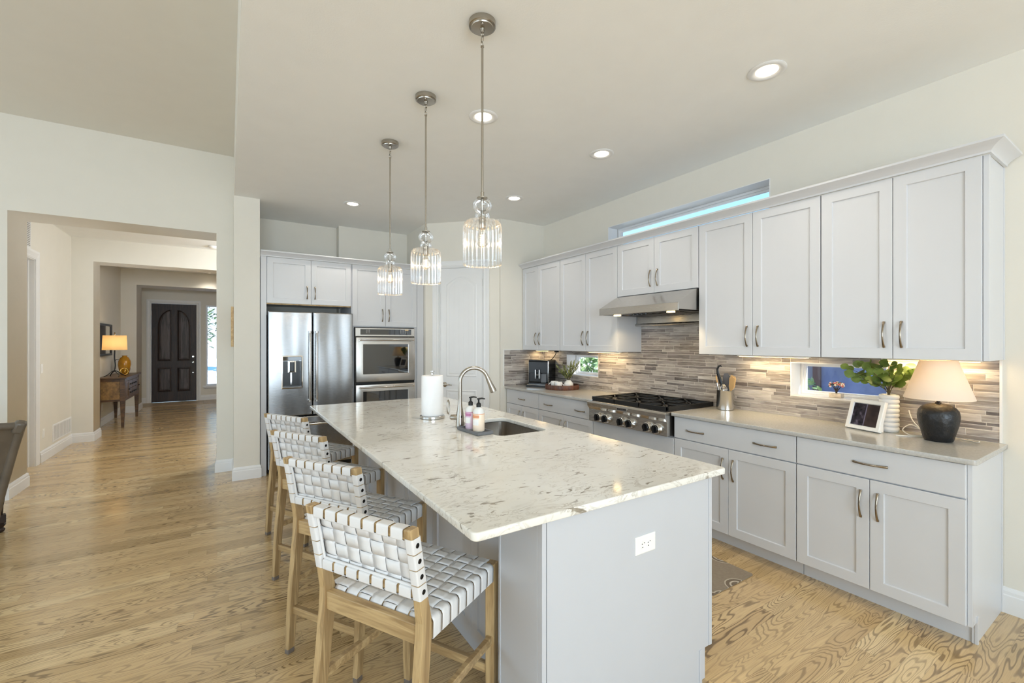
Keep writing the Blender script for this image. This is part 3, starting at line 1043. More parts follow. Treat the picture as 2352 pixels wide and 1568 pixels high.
# ---- fridge
fr_ = thing('refrigerator', 'stainless steel french-door refrigerator with a water dispenser in its left door', 'refrigerator', (0.81, 5.9, 0))
YD = 5.535
frE = lambda u, v, w: (u, YD - w, v)
b = MB()
b.box(0.362, 1.252, YD + 0.075, 6.24, 0.02, 1.79)
b.build('body', M['blackmatte'], fr_)


def fridge_door(u0, u1, v0, v1, hole=None):
    b = MB()
    if hole is None:
        b.rects(frE, u0, u1, v0, v1, [(0, -0.07), (0, -0.012), (0.004, -0.004), (0.012, 0.0)])
    else:
        # slab with the dispenser recess left open
        h0, h1, k0, k1 = hole
        o_ = [(u0, v0), (u1, v0), (u1, v1), (u0, v1)]
        ins = lambda d: [(u0 + d, v0 + d), (u1 - d, v0 + d), (u1 - d, v1 - d), (u0 + d, v1 - d)]
        hl = [(h0, k0), (h1, k0), (h1, k1), (h0, k1)]
        rings = [[frE(*p, -0.07) for p in ins(0)], [frE(*p, -0.012) for p in ins(0)], [frE(*p, -0.004) for p in ins(0.004)], [frE(*p, 0.0) for p in ins(0.012)], [frE(*p, 0.0) for p in hl], [frE(*p, -0.06) for p in hl]]
        b.loops(rings)
    return b


HOLE = (0.497, 0.703, 0.965, 1.322)
dl = fridge_door(0.360, 0.812, 0.645, 1.825, HOLE).build('door', M['steel_fridge'], fr_)
dr = fridge_door(0.818, 1.262, 0.645, 1.825).build('door', M['steel_fridge'], fr_)
dw = fridge_door(0.360, 1.262, 0.07, 0.632).build('freezer_drawer', M['steel_fridge'], fr_)


def bar_handle(pa, pb, r, off, parent, mat, name='handle', caps=0.03):
    """round bar on two posts; off is the vector from the bar back to the face"""
    pa, pb, off = Vector(pa), Vector(pb), Vector(off)
    b = MB()
    d = (pb - pa).normalized()
    b.tube([pa, pa + d * 0.004, pb - d * 0.004, pb], [r * 0.9, r, r, r * 0.9], 14, up=off)
    for p, s_ in ((pa, 1), (pb, -1)):
        q = p + d * s_ * caps
        b.tube([p + d * s_ * 0.002, p + d * s_ * caps * 0.7], [r * 1.22, r * 1.22], 14, up=off)
        b.tube([q - d * s_ * caps * 0.5, q - d * s_ * caps * 0.5 + off], [r * 0.95, r * 1.0], 12, up=d)
    return b.build(name, mat, parent, smooth=40)


bar_handle(frE(0.778, 0.80, 0.055), frE(0.778, 1.607, 0.055), 0.0125, (0, 0.055, 0), dl, M['steel'])
bar_handle(frE(0.852, 0.80, 0.055), frE(0.852, 1.607, 0.055), 0.0125, (0, 0.055, 0), dr, M['steel'])
bar_handle(frE(0.44, 0.545, 0.055), frE(1.18, 0.545, 0.055), 0.0125, (0, 0.055, 0), dw, M['steel'])
wd = MB()
wd.rects(frE, HOLE[0] - 0.006, HOLE[1] + 0.006, HOLE[2] - 0.01, HOLE[3] + 0.006, [(0, -0.001), (0, 0.008), (0.012, 0.010), (0.016, 0.002), (0.018, -0.05)], cap=False)
wdo = wd.build('water_dispenser', M['chrome'], fr_)
b = MB()
b.fbox(frE, HOLE[0] + 0.008, HOLE[1] - 0.008, 0.972, 1.265, -0.062, -0.050)
for u in (0.515, 0.53, 0.66, 0.68):
    b.fbox(frE, u, u + 0.006, 0.98, 1.24, -0.050, -0.046)
b.build('dispenser_recess', M['black'], wdo)
b = MB()
b.fbox(frE, HOLE[0] + 0.004, HOLE[1] - 0.004, 1.272, 1.318, -0.02, 0.006)
b.build('display', M['blackglass'], wdo, bevel=0.002)
b = MB()
b.rects(frE, 0.560, 0.640, 1.135, 1.268, [(0, -0.05), (0, -0.012), (0.014, -0.010), (0.016, -0.016)], cap=False)
b.fbox(frE, 0.585, 0.600, 1.0, 1.135, -0.045, -0.03)
b.fbox(frE, HOLE[0] + 0.006, HOLE[1] - 0.006, 0.968, 0.978, -0.05, 0.006)
b.build('nozzle', M['chrome'], wdo)

# ---- double wall oven
ov = thing('double_oven', 'stainless steel double wall oven with black glass doors', 'oven', (1.675, 5.8, 0.34))
YO = 5.575
frO = lambda u, v, w: (u, YO - w, v)
b = MB()
b.box(1.300, 2.050, YO + 0.03, 6.1, 0.345, 1.655)
b.fbox(frO, 1.292, 2.056, 0.34, 1.662, -0.03, -0.022)
b.build('body', M['blackmatte'], ov)
b = MB()
b.rects(frO, 1.298, 2.052, 1.553, 1.657, [(0, -0.022), (0, -0.004), (0.004, 0.0)])
b.build('control_panel', M['steel_h'], ov)
b = MB()
b.fbox(frO, 1.358, 2.005, 1.573, 1.642, -0.002, 0.002)
b.build('display', M['blackglass'], ov)
for us_ in ((1.43, 1.446, 1.462), (1.86, 1.88, 1.9, 1.925, 1.945)):
    b = MB()
    for u in us_:
        for v in (1.594, 1.61, 1.626):
            b.fbox(frO, u, u + 0.005, v, v + 0.005, 0.002, 0.0026)
    b.build('key_print', M['plastic_white'], ov)


def oven_door(v0, v1, g0, g1):
    b = MB()
    # frame with rounded, waisted sides around the glass
    steps = [(0, -0.022), (0, 0.010), (0.006, 0.022), (0.022, 0.026)]
    rings = [[frO(u, v, w) for u, v in ((1.298 + i, v0 + i), (2.052 - i, v0 + i), (2.052 - i, v1 - i), (1.298 + i, v1 - i))] for i, w in steps]
    for (a, c_, w) in ((1.386, 1.962, 0.026), (1.392, 1.956, 0.018)):
        rings.append([frO(a, g0, w), frO(c_, g0, w), frO(c_, g1, w), frO(a, g1, w)])
    b.loops(rings, cap=False)
    d = b.build('door', M['steel_h'], ov, smooth=35)
    b = MB()
    b.fbox(frO, 1.38, 1.968, g0 - 0.006, g1 + 0.006, 0.006, 0.019)
    b.build('glass', M['blackglass'], d)
    bar_handle(frO(1.335, v1 - 0.035, 0.075), frO(2.015, v1 - 0.035, 0.075), 0.011, (0, 0.05, 0), d, M['steel'], caps=0.025)


oven_door(0.985, 1.543, 1.085, 1.455)
oven_door(0.365, 0.958, 0.47, 0.872)

# ---- cooktop with six burners
ct = thing('cooktop', 'stainless steel six-burner gas cooktop with black knobs and grates', 'cooktop', (3.25, 2.74, 0.72))
YA, YB = 2.287, 3.190
b = MB()
prof = [(XW - 3.575, 0.60), (XW - 2.925, 0.727), (XW - 2.925, 0.845), (XW - 2.902, 0.872), (XW - 2.898, 0.905), (XW - 2.906, 0.922), (XW - 3.575, 0.922)]
prof = [(0.012, 0.73), (0.66, 0.727), (0.66, 0.845), (0.683, 0.872), (0.687, 0.905), (0.679, 0.922), (0.012, 0.922)]
b.prism(prof, lambda u, v, w: (XW - u, w, v), YA, YB)
b.build('body', M['steel_h'], ct, bevel=0.003)
b = MB()
b.box(2.955, 3.565, YA + 0.02, YB - 0.02, 0.9205, 0.928)
b.build('burner_tray', M['iron'], ct)
b = MB()
for k in range(3):
    y0, y1 = YA + 0.022 + k * 0.287, YA + 0.022 + (k + 1) * 0.287 - 0.004
    zt = 0.957
    for (xa, ya, xb, yb) in ((2.955, y0, 3.56, y0), (2.955, y1, 3.56, y1), (2.955, y0, 2.955, y1), (3.56, y0, 3.56, y1), (3.2575, y0, 3.2575, y1)):
        n_ = 0.007
        b.box(min(xa, xb) - (0 if xa != xb else 0), max(xa, xb) + (0.014 if xa == xb else 0.014), min(ya, yb), max(ya, yb) + (0.014 if ya == yb else 0), zt - 0.032 if xa == xb and xa < 3 or ya == yb else zt - 0.018, zt)
    ym = (y0 + y1) / 2
    for xc in (3.105, 3.41):
        for a in range(8):
            an = PI / 4 * a + PI / 8 * 0
            r0, r1 = 0.035, (0.14 if a % 2 == 0 else 0.17)
            p = (xc + r0 * math.cos(an), ym + r0 * math.sin(an), zt - 0.006)
            q = (min(max(xc + r1 * math.cos(an), 2.96), 3.565), min(max(ym + r1 * math.sin(an), y0 + 0.005), y1), zt - 0.006)
            b.obox(p, q, 0.011, 0.013)
b.build('grate', M['iron'], ct, bevel=0.0015)
for k in range(3):
    for xc in (3.105, 3.41):
        ym = YA + 0.022 + k * 0.287 + 0.1415
        b = MB()
        b.lathe([(0.052, 0), (0.052, 0.006), (0.04, 0.010), (0.036, 0.017), (0.028, 0.019), (0.001, 0.019)], (xc, ym, 0.9275), 24)
        b.build('burner', M['blackmatte'], ct, smooth=40)


def ring_x(x, y, z, r, n=28):
    return [(x, y + r * math.cos(2 * PI * k / n), z + r * math.sin(2 * PI * k / n)) for k in range(n)]


for yk in (3.043, 2.945, 2.757, 2.658, 2.472, 2.377):
    b = MB()
    b.loops([ring_x(2.9255, yk, 0.779, 0.044), ring_x(2.920, yk, 0.779, 0.042), ring_x(2.905, yk, 0.779, 0.038), ring_x(2.893, yk, 0.779, 0.038), ring_x(2.890, yk, 0.779, 0.035)])
    kn = b.build('knob', M['chrome'], ct, smooth=40)
    b = MB()
    b.loops([ring_x(2.892, yk, 0.779, 0.033), ring_x(2.880, yk, 0.779, 0.032), ring_x(2.876, yk, 0.779, 0.028)])
    b.box(2.862, 2.878, yk - 0.007, yk + 0.007, 0.750, 0.808)
    b.build('knob_cap', M['black'], kn, smooth=30)
b = MB()
b.box(2.893, 2.899, 2.683, 2.800, 0.877, 0.903)
bd = b.build('badge', M['chrome'], ct, bevel=0.001)
b = MB()
b.box(2.8915, 2.8935, 2.690, 2.793, 0.882, 0.898)
b.build('badge_plate', M['black'], bd)
b = MB()
for k in range(10):
    y = 2.783 - k * 0.0092
    b.box(2.8908, 2.8918, y - 0.0055, y - 0.004, 0.8868, 0.8935)
    b.box(2.8908, 2.8918, y - 0.0055, y, 0.8868 if k % 2 else 0.8918, 0.8882 if k % 2 else 0.8935)
b.build('badge_lettering', M['chrome'], bd)

# ---- range hood
hd = thing('range_hood', 'stainless steel range hood with two lit lamps under the short cabinet', 'range hood', (3.3, 2.66, 1.65))
HA, HB = 2.230, 3.112
b = MB()
b.prism([(0.012, 1.742), (0.585, 1.742), (0.59, 1.732), (0.60, 1.732), (0.60, 1.795), (0.365, 1.917), (0.012, 1.917)], lambda u, v, w: (XW - u, w, v), HA, HB)
b.build('canopy', M['steel_h'], hd, bevel=0.002)
b = MB()
b.box(3.02, 3.55, HA + 0.02, HB - 0.02, 1.733, 1.741)
for k in range(9):
    y = HA + 0.1 + k * 0.078
    b.box(3.14, 3.5, y, y + 0.05, 1.729, 1.734)
b.build('filter', M['dark_pull'], hd)
lens_w = emit('hood_lamp_glow', (255, 214, 140), 9.0)
for y in (2.36, 2.955):
    b = MB()
    b.lathe([(0.034, -0.004), (0.034, 0.002), (0.03, 0.004), (0.001, 0.004)], (3.065, y, 1.7275), 20)
    lm = b.build('lamp_lens', lens_w, hd)
    light('hood_light', 'SPOT', (3.065, y, 1.715), 4.5, (1, 0.76, 0.42), 0.02, aim=(0.45, 0, -1), parent=hd, spot=1.9)
b = MB()
for k, y in enumerate((2.60, 2.645, 2.69, 2.735)):
    b.lathe([(0.011, -0.008), (0.011, 0.003), (0.001, 0.003)], (3.045, y, 1.729), 12)
b.build('buttons', M['black'], hd)
b = MB()
b.box(XW - 0.075, XW - 0.012, HA - 0.002, HB + 0.002, 1.655, 1.742)
b.tube([(XW - 0.082, HA + 0.01, 1.652), (XW - 0.082, HB + 0.03, 1.652)], 0.013, 12)
b.build('back_rail', M['steel_h'], hd, bevel=0.001)
# ------------------------------------------------------------------ island
IX0, IX1, IY0, IY1 = 0.597, 1.862, 1.137, 4.235
SINK = (1.350, 1.715, 2.245, 2.80)
isl = thing('kitchen_island', 'long pale grey kitchen island with a cream flecked quartz top', 'kitchen island', (1.25, 2.7, 0))
plate('worktop', rrect(IX0, IX1, IY0, IY1, 0.022), [rrect(SINK[0], SINK[1], SINK[2], SINK[3], 0.055)], 0.893, 0.92, M['quartz'], isl, bevel=0.005)
ZI = 0.8925
b = MB()
b.box(0.965, 1.770, 1.44, 2.22, 0.10, ZI)
b.box(0.965, 1.770, 2.84, 4.17, 0.10, ZI)
b.box(0.965, 1.285, 2.22, 2.84, 0.10, ZI)
b.box(1.745, 1.770, 2.22, 2.84, 0.10, ZI)
b.box(1.285, 1.745, 2.22, 2.84, 0.10, 0.66)
b.build('carcass', M['island'], isl)
b = MB()
b.box(0.99, 1.70, 1.44, 4.15, 0.0, 0.10)
b.build('toe_kick', M['island'], isl)
# near end: flat panel notched over the toe kick, flanked by corner strips
b = MB()
b.prism([(0.885, 0.0), (1.715, 0.0), (1.715, 0.147), (1.786, 0.147), (1.786, ZI), (0.885, ZI)], lambda u, v, w: (u, w, v), 1.168, 1.185)
b.build('end_panel', M['island'], isl, bevel=0.001)
b = MB()
b.box(0.862, 0.879, 1.163, 1.19, 0.0, ZI)
b.box(1.770, 1.790, 1.163, 1.19, 0.15, ZI)
b.box(1.703, 1.720, 1.163, 1.19, 0.0, 0.150)
b.build('corner_strip', M['island'], isl, bevel=0.002)
b = MB()
b.box(0.874, 1.765, 1.18, 1.44, 0.0, ZI)
b.box(0.862, 0.874, 1.19, 1.425, 0.0, ZI)
b.prism([(0.0, 0.0), (0.010, 0.0), (0.010, 0.17), (0.0, 0.185)], lambda u, v, w: (0.862 - u, w, v), 1.19, 1.425)
b.box(0.860, 0.866, 1.425, 1.437, 0.0, ZI)
b.build('end_post', M['island'], isl, bevel=0.001)
frK = lambda u, v, w: (0.965 - w, u, v)
ub = [1.445, 1.83, 2.29, 2.75, 3.21, 3.67, 4.16]
for k in range(6):
    shaker(frK, ub[k], ub[k + 1], 0.112, ZI - 0.006, 0.0, isl, ub[k] + 0.045 if k % 2 == 0 else ub[k + 1] - 0.045, 0.76, 0.15, M['island'])
frJ = lambda u, v, w: (1.770 + w, u, v)
ub = [1.445, 2.05, 2.53, 3.02, 3.62, 4.16]
for k in range(5):
    shaker(frJ, ub[k], ub[k + 1], 0.112, ZI - 0.006, 0.0, isl, ub[k] + 0.045 if k % 2 == 0 else ub[k + 1] - 0.045, 0.76, 0.15, M['island'])
b = MB()
b.box(0.965, 1.770, 4.17, 4.19, 0.0, ZI)
b.build('back_panel', M['island'], isl)

# outlet on the end panel
ol = thing('wall_outlet', 'white double power outlet on the near end of the island', 'power outlet', (1.36, 1.168, 0.69))
frQ = lambda u, v, w: (u, 1.168 - w, v)
b = MB()
b.rects(frQ, 1.305, 1.418, 0.660, 0.730, [(0, 0.0), (0, 0.003), (0.003, 0.0055), (0.006, 0.006)])
b.build('cover_plate', M['plastic_white'], ol)
for uc_ in (1.345, 1.378):
    b = MB()
    circ = [(uc_ + 0.0150 * math.cos(2 * PI * k / 20), 0.695 + 0.0165 * math.sin(2 * PI * k / 20)) for k in range(20)]
    b.prism(circ, frQ, 0.0055, 0.0075)
    so = b.build('socket', M['plastic_white'], ol)
    b = MB()
    b.fbox(frQ, uc_ - 0.008, uc_ - 0.002, 0.6865, 0.689, 0.0074, 0.0078)
    b.fbox(frQ, uc_ + 0.002, uc_ + 0.008, 0.7015, 0.704, 0.0074, 0.0078)
    b.fbox(frQ, uc_ - 0.009, uc_ - 0.005, 0.698, 0.702, 0.0074, 0.0078)
    b.build('slots', M['black'], so)

# undermount sink
sk = thing('sink', 'stainless steel undermount sink set into the island top', 'sink', (1.53, 2.53, 0.69))
b = MB()
rings = []
for ins, z, r in ((-0.012, 0.891, 0.067), (0.0, 0.891, 0.055), (0.0, 0.885, 0.055), (0.004, 0.72, 0.05), (0.02, 0.700, 0.05), (0.05, 0.695, 0.04)):
    rings.append([(x, y, z) for x, y in rrect(SINK[0] + ins - 0.004, SINK[1] - ins + 0.004, SINK[2] + ins - 0.004, SINK[3] - ins + 0.004, r)])
vr = b.loops(rings, cap=False)
b.bm.faces.new(vr[-1])
b.build('basin', M['sink'], sk, smooth=40)
b = MB()
b.lathe([(0.05, 0), (0.045, 0.004), (0.03, 0.0015), (0.001, 0.001)], (1.53, 2.53, 0.696), 24)
b.build('drain', M['chrome'], sk, smooth=40)

# faucet
fa = thing('faucet', 'brushed nickel gooseneck pull-down faucet beside the island sink', 'faucet', (1.278, 2.63, 0.92))
fx, fy = 1.278, 2.63
b = MB()
b.lathe([(0.0285, 0.0005), (0.0285, 0.012), (0.027, 0.03), (0.026, 0.06), (0.022, 0.10), (0.0165, 0.13), (0.0135, 0.16), (0.0128, 0.185), (0.001, 0.186)], (fx, fy, 0.92), 28)
b.build('body', M['nickel'], fa, smooth=45)
b = MB()
pts = [(fx, fy, 1.105), (fx, fy, 1.16), (fx, fy, 1.215)]
R = 0.093
dx_, dy_ = 0.93, -0.37
ln = math.hypot(dx_, dy_)
dx_, dy_ = dx_ / ln, dy_ / ln
for k in range(1, 15):
    a = PI - (PI * 0.90) * k / 14
    q = R + R * math.cos(a)
    pts.append((fx + dx_ * q, fy + dy_ * q, 1.215 + R * math.sin(a)))
b.tube(pts, 0.0128, 16, up=(-dy_, dx_, 0))
b.build('spout', M['nickel'], fa, smooth=60)
p = Vector(pts[-1])
d = (p - Vector(pts[-2])).normalized()
b = MB()
b.tube([p - d * 0.005, p + d * 0.012, p + d * 0.05, p + d * 0.095, p + d * 0.105, p + d * 0.106], [0.0132, 0.0150, 0.0170, 0.0225, 0.0215, 0.015], 20, up=(-dy_, dx_, 0))
hdp = b.build('spray_head', M['nickel'], fa, smooth=45)
b = MB()
b.ball((fx - 0.002, fy - 0.0262, 0.992), 0.0058, 10, (0.8, 0.4, 1.4))
b.build('sensor', M['black'], fa, smooth=60)
b = MB()
b.tube([(fx - 0.015, fy + 0.01, 0.985), (fx - 0.05, fy + 0.03, 0.985), (fx - 0.056, fy + 0.034, 0.985)], [0.0185, 0.0185, 0.010], 16)
lp = [(fx - 0.053, fy + 0.032, 0.995)]
for k in range(0, 15):
    a = -PI / 2 + 2 * PI * k / 14
    lp.append((fx - 0.066 - 0.010 * math.cos(a), fy + 0.04 - 0.004 * math.cos(a), 1.053 + 0.045 * math.sin(a)))
b.tube(lp, 0.0042, 8)
b.build('lever', M['nickel'], fa, smooth=50)

# soap tray and two bottles
ty = thing('soap_tray', 'shallow grey tray holding two soap bottles beside the sink', 'tray', (1.287, 2.44, 0.92))
b = MB()
trc = Matrix.Rotation(math.radians(4), 4, 'Z')
frT = lambda u, v, w: tuple(Vector((1.287, 2.44, 0.9205 + w)) + trc @ Vector((u, v, 0)))
b.rects(frT, -0.055, 0.055, -0.125, 0.125, [(0.004, 0.0), (0, 0.003), (0, 0.020), (0.006, 0.020), (0.008, 0.006), (0.009, 0.006)])
b.build('tray_body', M['grey_tray'], ty, bevel=0.001)
lavender = simple('lilac_liquid', (220, 196, 214), 0.25, vary=0.02)
peach = simple('peach_liquid', (246, 226, 204), 0.25, vary=0.02)
clear = simple('frosted_plastic', (226, 226, 224), 0.2, vary=0.01)


def bottle(name, label, cat, x, y, liq, band, r=0.033):
    t_ = thing(name, label, cat, (x, y, 0.9268), 'soap bottles beside the sink')
    z = 0.9268
    b = MB()
    b.lathe([(r * 0.9, 0.0), (r, 0.005), (r, 0.118), (r * 0.9, 0.134), (r * 0.55, 0.146), (0.0135, 0.148), (0.0135, 0.158), (0.001, 0.158)], (x, y, z), 26)
    b.build('body', clear, t_, smooth=50)
    b = MB()
    b.lathe([(r + 0.0006, 0.006), (r + 0.0008, 0.007), (r + 0.0008, 0.112), (r + 0.0006, 0.113)], (x, y, z), 26, cap=False)
    lb = b.build('label_sleeve', liq, t_, smooth=50)
    b = MB()
    rr_ = r + 0.0014
    for a0, a1, z0, z1, mi in ((2.9, 4.3, 0.086, 0.104, 0), (3.0, 4.2, 0.042, 0.078, 1), (2.7, 5.6, 0.108, 0.112, 0)):
        b.mi = mi
        n = 8
        for k in range(n):
            aa, ab = a0 + (a1 - a0) * k / n, a0 + (a1 - a0) * (k + 1) / n
            b.face([(x + rr_ * math.cos(q), y + rr_ * math.sin(q), z + w) for q, w in ((aa, z0), (ab, z0), (ab, z1), (aa, z1))])
    b.build('label_print', [band, M['plastic_white']], lb)
    b = MB()
    b.lathe([(0.0148, 0.150), (0.0148, 0.170), (0.010, 0.175), (0.0055, 0.179), (0.0055, 0.195), (0.0105, 0.197), (0.0105, 0.204), (0.001, 0.205)], (x, y, z), 18)
    b.tube([(x, y, z + 0.201), (x + 0.018, y - 0.010, z + 0.2035), (x + 0.034, y - 0.019, z + 0.200)], [0.006, 0.005, 0.004], 10)
    b.build('pump', M['blackmatte'], t_, smooth=45)


bottle('soap_bottle', 'soap bottle with a lilac label and black pump, further back in the grey tray', 'soap bottle', 1.292, 2.505, lavender, simple('magenta_print', (190, 120, 160), 0.4))
bottle('soap_bottle', 'soap bottle with a peach label and black pump, at the front of the grey tray', 'soap bottle', 1.300, 2.412, peach, simple('coral_print', (220, 150, 110), 0.4), 0.036)

# paper towel roll on its holder
pt = thing('paper_towel_holder', 'steel upright paper towel holder on the island', 'paper towel holder', (1.262, 3.06, 0.92))
b = MB()
b.lathe([(0.088, 0.0005), (0.091, 0.004), (0.091, 0.018), (0.086, 0.022), (0.001, 0.022)], (1.262, 3.06, 0.92), 40)
b.build('base', M['steel'], pt, smooth=40)
b = MB()
b.lathe([(0.006, 0.02), (0.006, 0.322), (0.010, 0.324), (0.010, 0.328), (0.005, 0.332), (0.016, 0.342), (0.016, 0.346), (0.001, 0.348)], (1.262, 3.06, 0.92), 18)
b.build('rod', M['chrome'], pt, smooth=45)
b = MB()
b.lathe([(0.020, 0.0), (0.077, 0.0), (0.0795, 0.004), (0.0795, 0.286), (0.077, 0.290), (0.020, 0.290)], (1.262, 3.06, 0.9425), 48, cap=False)
b.loops([[(1.262 + r * math.cos(2 * PI * k / 24), 3.06 + r * math.sin(2 * PI * k / 24), z) for k in range(24)] for r, z in ((0.0199, 0.9425), (0.0199, 1.2325))], cap=False)
tag(b.build('paper_towel_roll', M['white_paper'], loc=(1.262, 3.06, 0.9425), smooth=40), 'fat white paper towel roll standing on the steel holder', 'paper towel roll')

# ------------------------------------------------------------------ counter stools (local x = facing the island)
HW, SD, SZ = 0.2265, 0.46, 0.622
M['glide'] = simple('foot_glide_plastic', (112, 102, 94), 0.4)
BT, BL_, LT = 0.932, 0.706, -0.056


def lean(z):
    return 0.0 if z < SZ else -0.056 * ((z - SZ) / (BT - SZ)) ** 1.15


st = thing('counter_stool', 'counter stool with woven white leather seat, nearest the camera', 'counter stool', (0, 0, 0), 'woven leather counter stools')
W = dict(parent=st, local=True)
for sy in (1, -1):
    b = MB()
    yo, yi = sy * HW, sy * (HW - 0.029)
    rings = []
    for z, x0, dp, wd_ in ((0.022, -0.047, 0.036, 0.026), (0.30, -0.030, 0.042, 0.029), (0.50, -0.010, 0.046, 0.031), (0.58, -0.002, 0.047, 0.031), (0.63, 0.0, 0.043, 0.029), (0.70, lean(0.70), 0.038, 0.027), (0.80, lean(0.80), 0.037, 0.026), (BT - 0.003, lean(BT), 0.037, 0.026), (BT, lean(BT) + 0.002, 0.033, 0.022)):
        y0, y1 = yo, yo - sy * wd_
        rings.append([(x0, y0, z), (x0 + dp, y0, z), (x0 + dp, y1, z), (x0, y1, z)])
    b.loops(rings)
    lg = b.build('leg', M['stool_wood'], bevel=0.0035, **W)
    b = MB()
    b.box(-0.046, -0.012, min(yo - sy * 0.026, yo), max(yo - sy * 0.026, yo), 0.0, 0.022)
    b.build('foot_glide', M['glide'], lg, local=True, bevel=0.003)
    b = MB()
    rings = []
    for z, dp in ((0.022, 0.032), (0.12, 0.038), (0.60, 0.038), (0.622, 0.038)):
        rings.append([(SD - dp, yo - sy * dp, z), (SD, yo - sy * dp, z), (SD, yo, z), (SD - dp, yo, z)])
    b.loops(rings)
    lg = b.build('leg', M['stool_wood'], bevel=0.003, **W)
    b = MB()
    b.box(SD - 0.031, SD - 0.001, min(yo - sy * 0.031, yo), max(yo - sy * 0.031, yo), 0.0, 0.022)
    b.build('foot_glide', M['glide'], lg, local=True, bevel=0.003)
    b = MB()
    b.box(-0.012, SD - 0.03, min(yo - sy * 0.006, yo - sy * 0.026), max(yo - sy * 0.006, yo - sy * 0.026), 0.316, 0.346)
    b.build('stretcher', M['stool_wood_h'], bevel=0.002, **W)
    b = MB()
    b.box(0.04, SD - 0.03, min(yo - sy * 0.004, yo - sy * 0.024), max(yo - sy * 0.004, yo - sy * 0.024), 0.560, 0.612)
    b.build('seat_rail', M['stool_wood_h'], bevel=0.002, **W)
for x, z in ((-0.022, 0.2), (SD - 0.029, 0.205)):
    b = MB()
    b.box(x, x + 0.022, -HW + 0.02, HW - 0.02, z - 0.018, z + 0.018)
    b.build('stretcher', M['stool_wood_h'], bevel=0.002, **W)
b = MB()
b.box(0.006, 0.034, -HW + 0.02, HW - 0.02, 0.556, 0.618)
b.build('seat_rail', M['stool_wood_h'], bevel=0.003, **W)
b = MB()
b.box(SD - 0.030, SD - 0.008, -HW + 0.03, HW - 0.03, 0.556, 0.610)
b.build('seat_rail', M['stool_wood_h'], bevel=0.003, **W)
# woven seat: straps both ways, each a ribbon that rides over and under
b = MB()
nx, ny = 8, 7                      # straps running along y (nx of them) and along x (ny)
sx0, sx1 = 0.046, SD - 0.040
pxs = (sx1 - sx0) / nx
pys = (2 * HW - 0.062) / ny
ys0 = -HW + 0.031
hz = 0.0034


def sq(c):
    return max(-1.0, min(1.0, 2.4 * c))


def ribbon(b, path, wdir, half, crown_=0.0005):
    rings = []
    wdir = Vector(wdir)
    for p in path:
        p = Vector(p)
        rings.append([tuple(p - wdir * half), tuple(p - wdir * half * 0.4 + Vector((0, 0, crown_))), tuple(p + wdir * half * 0.4 + Vector((0, 0, crown_))), tuple(p + wdir * half)])
    b.loops(rings, cap=False, close=False)


ztop = 0.624
for i in range(nx):
    xc = sx0 + (i + 0.5) * pxs
    pth = [(xc, -HW + 0.012, 0.556), (xc, -HW - 0.001, 0.562), (xc, -HW - 0.002, ztop - 0.010), (xc, -HW + 0.003, ztop - 0.001), (xc, -HW + 0.012, ztop + 0.002)]
    n = ny * 12
    for k in range(n + 1):
        y = ys0 + (2 * HW - 0.062) * k / n
        ph = (y - ys0) / pys - 0.5
        s_ = math.cos(PI * ph)
        z = ztop + hz * (1 if i % 2 == 0 else -1) * sq(s_)
        pth.append((xc, y, z))
    pth += [(xc, HW - 0.012, ztop + 0.002), (xc, HW - 0.003, ztop - 0.001), (xc, HW + 0.002, ztop - 0.010), (xc, HW + 0.001, 0.562), (xc, HW - 0.012, 0.556)]
    ribbon(b, pth, (1, 0, 0), pxs / 2 - 0.0030)
for j in range(ny):
    yc = ys0 + (j + 0.5) * pys
    pth = [(0.036, yc, 0.575), (0.036, yc, ztop - 0.012), (0.040, yc, ztop - 0.004)]
    n = nx * 12
    for k in range(n + 1):
        x = sx0 + (sx1 - sx0) * k / n
        ph = (x - sx0) / pxs - 0.5
        s_ = math.cos(PI * ph)
        z = ztop - hz * (1 if j % 2 == 0 else -1) * sq(s_)
        pth.append((x, yc, z))
    pth += [(SD - 0.034, yc, ztop - 0.002), (SD - 0.012, yc, ztop - 0.002), (SD - 0.003, yc, ztop - 0.006), (SD - 0.002, yc, ztop - 0.015), (SD - 0.002, yc, 0.562)]
    ribbon(b, pth, (0, 1, 0), pys / 2 - 0.0030)
b.build('seat', M['leather'], solid=0.0022, smooth=50, **W)
# top and bottom rails of the back, with strap wraps round them
for nm, z0, z1 in (('top_rail', BT - 0.036, BT - 0.006), ('lower_rail', BL_ + 0.002, BL_ + 0.030)):
    b = MB()
    zc = (z0 + z1) / 2
    b.box(lean(zc) + 0.005, lean(zc) + 0.033, -HW + 0.02, HW - 0.02, z0, z1)
    b.build(nm, M['stool_wood_h'], bevel=0.003, **W)
b = MB()
nv, nh = 7, 4
yb0 = -HW + 0.029
pv = (2 * HW - 0.058) / nv
zb0, zb1 = BL_ - 0.002, BT - 0.028
ph_ = (zb1 - zb0) / nh


def band(b, c, hx, hy, hz_, axis, r=0.006):
    """closed rounded wrap round a rail (axis y) or a post (axis z)"""
    n = 4
    prof = []
    A, B = (hx, hz_) if axis == 'y' else (hx, hy)
    for cx, cz, a in ((A - r, B - r, 0), (-A + r, B - r, 90), (-A + r, -B + r, 180), (A - r, -B + r, 270)):
        for k in range(n + 1):
            t = math.radians(a + 90 * k / n)
            prof.append((cx + r * math.cos(t), cz + r * math.sin(t)))
    if axis == 'y':
        rings = [[(c[0] + p * s_, c[1] + w, c[2] + q * s_) for p, q in prof] for w, s_ in ((-hy, 0.9), (-hy, 1), (hy, 1), (hy, 0.9))]
    else:
        sh = 0.18
        rings = [[(c[0] + p * s_ - sh * w, c[1] + q * s_, c[2] + w) for p, q in prof] for w, s_ in ((-hz_, 0.9), (-hz_, 1), (hz_, 1), (hz_, 0.9))]
    b.loops(rings, cap=False)


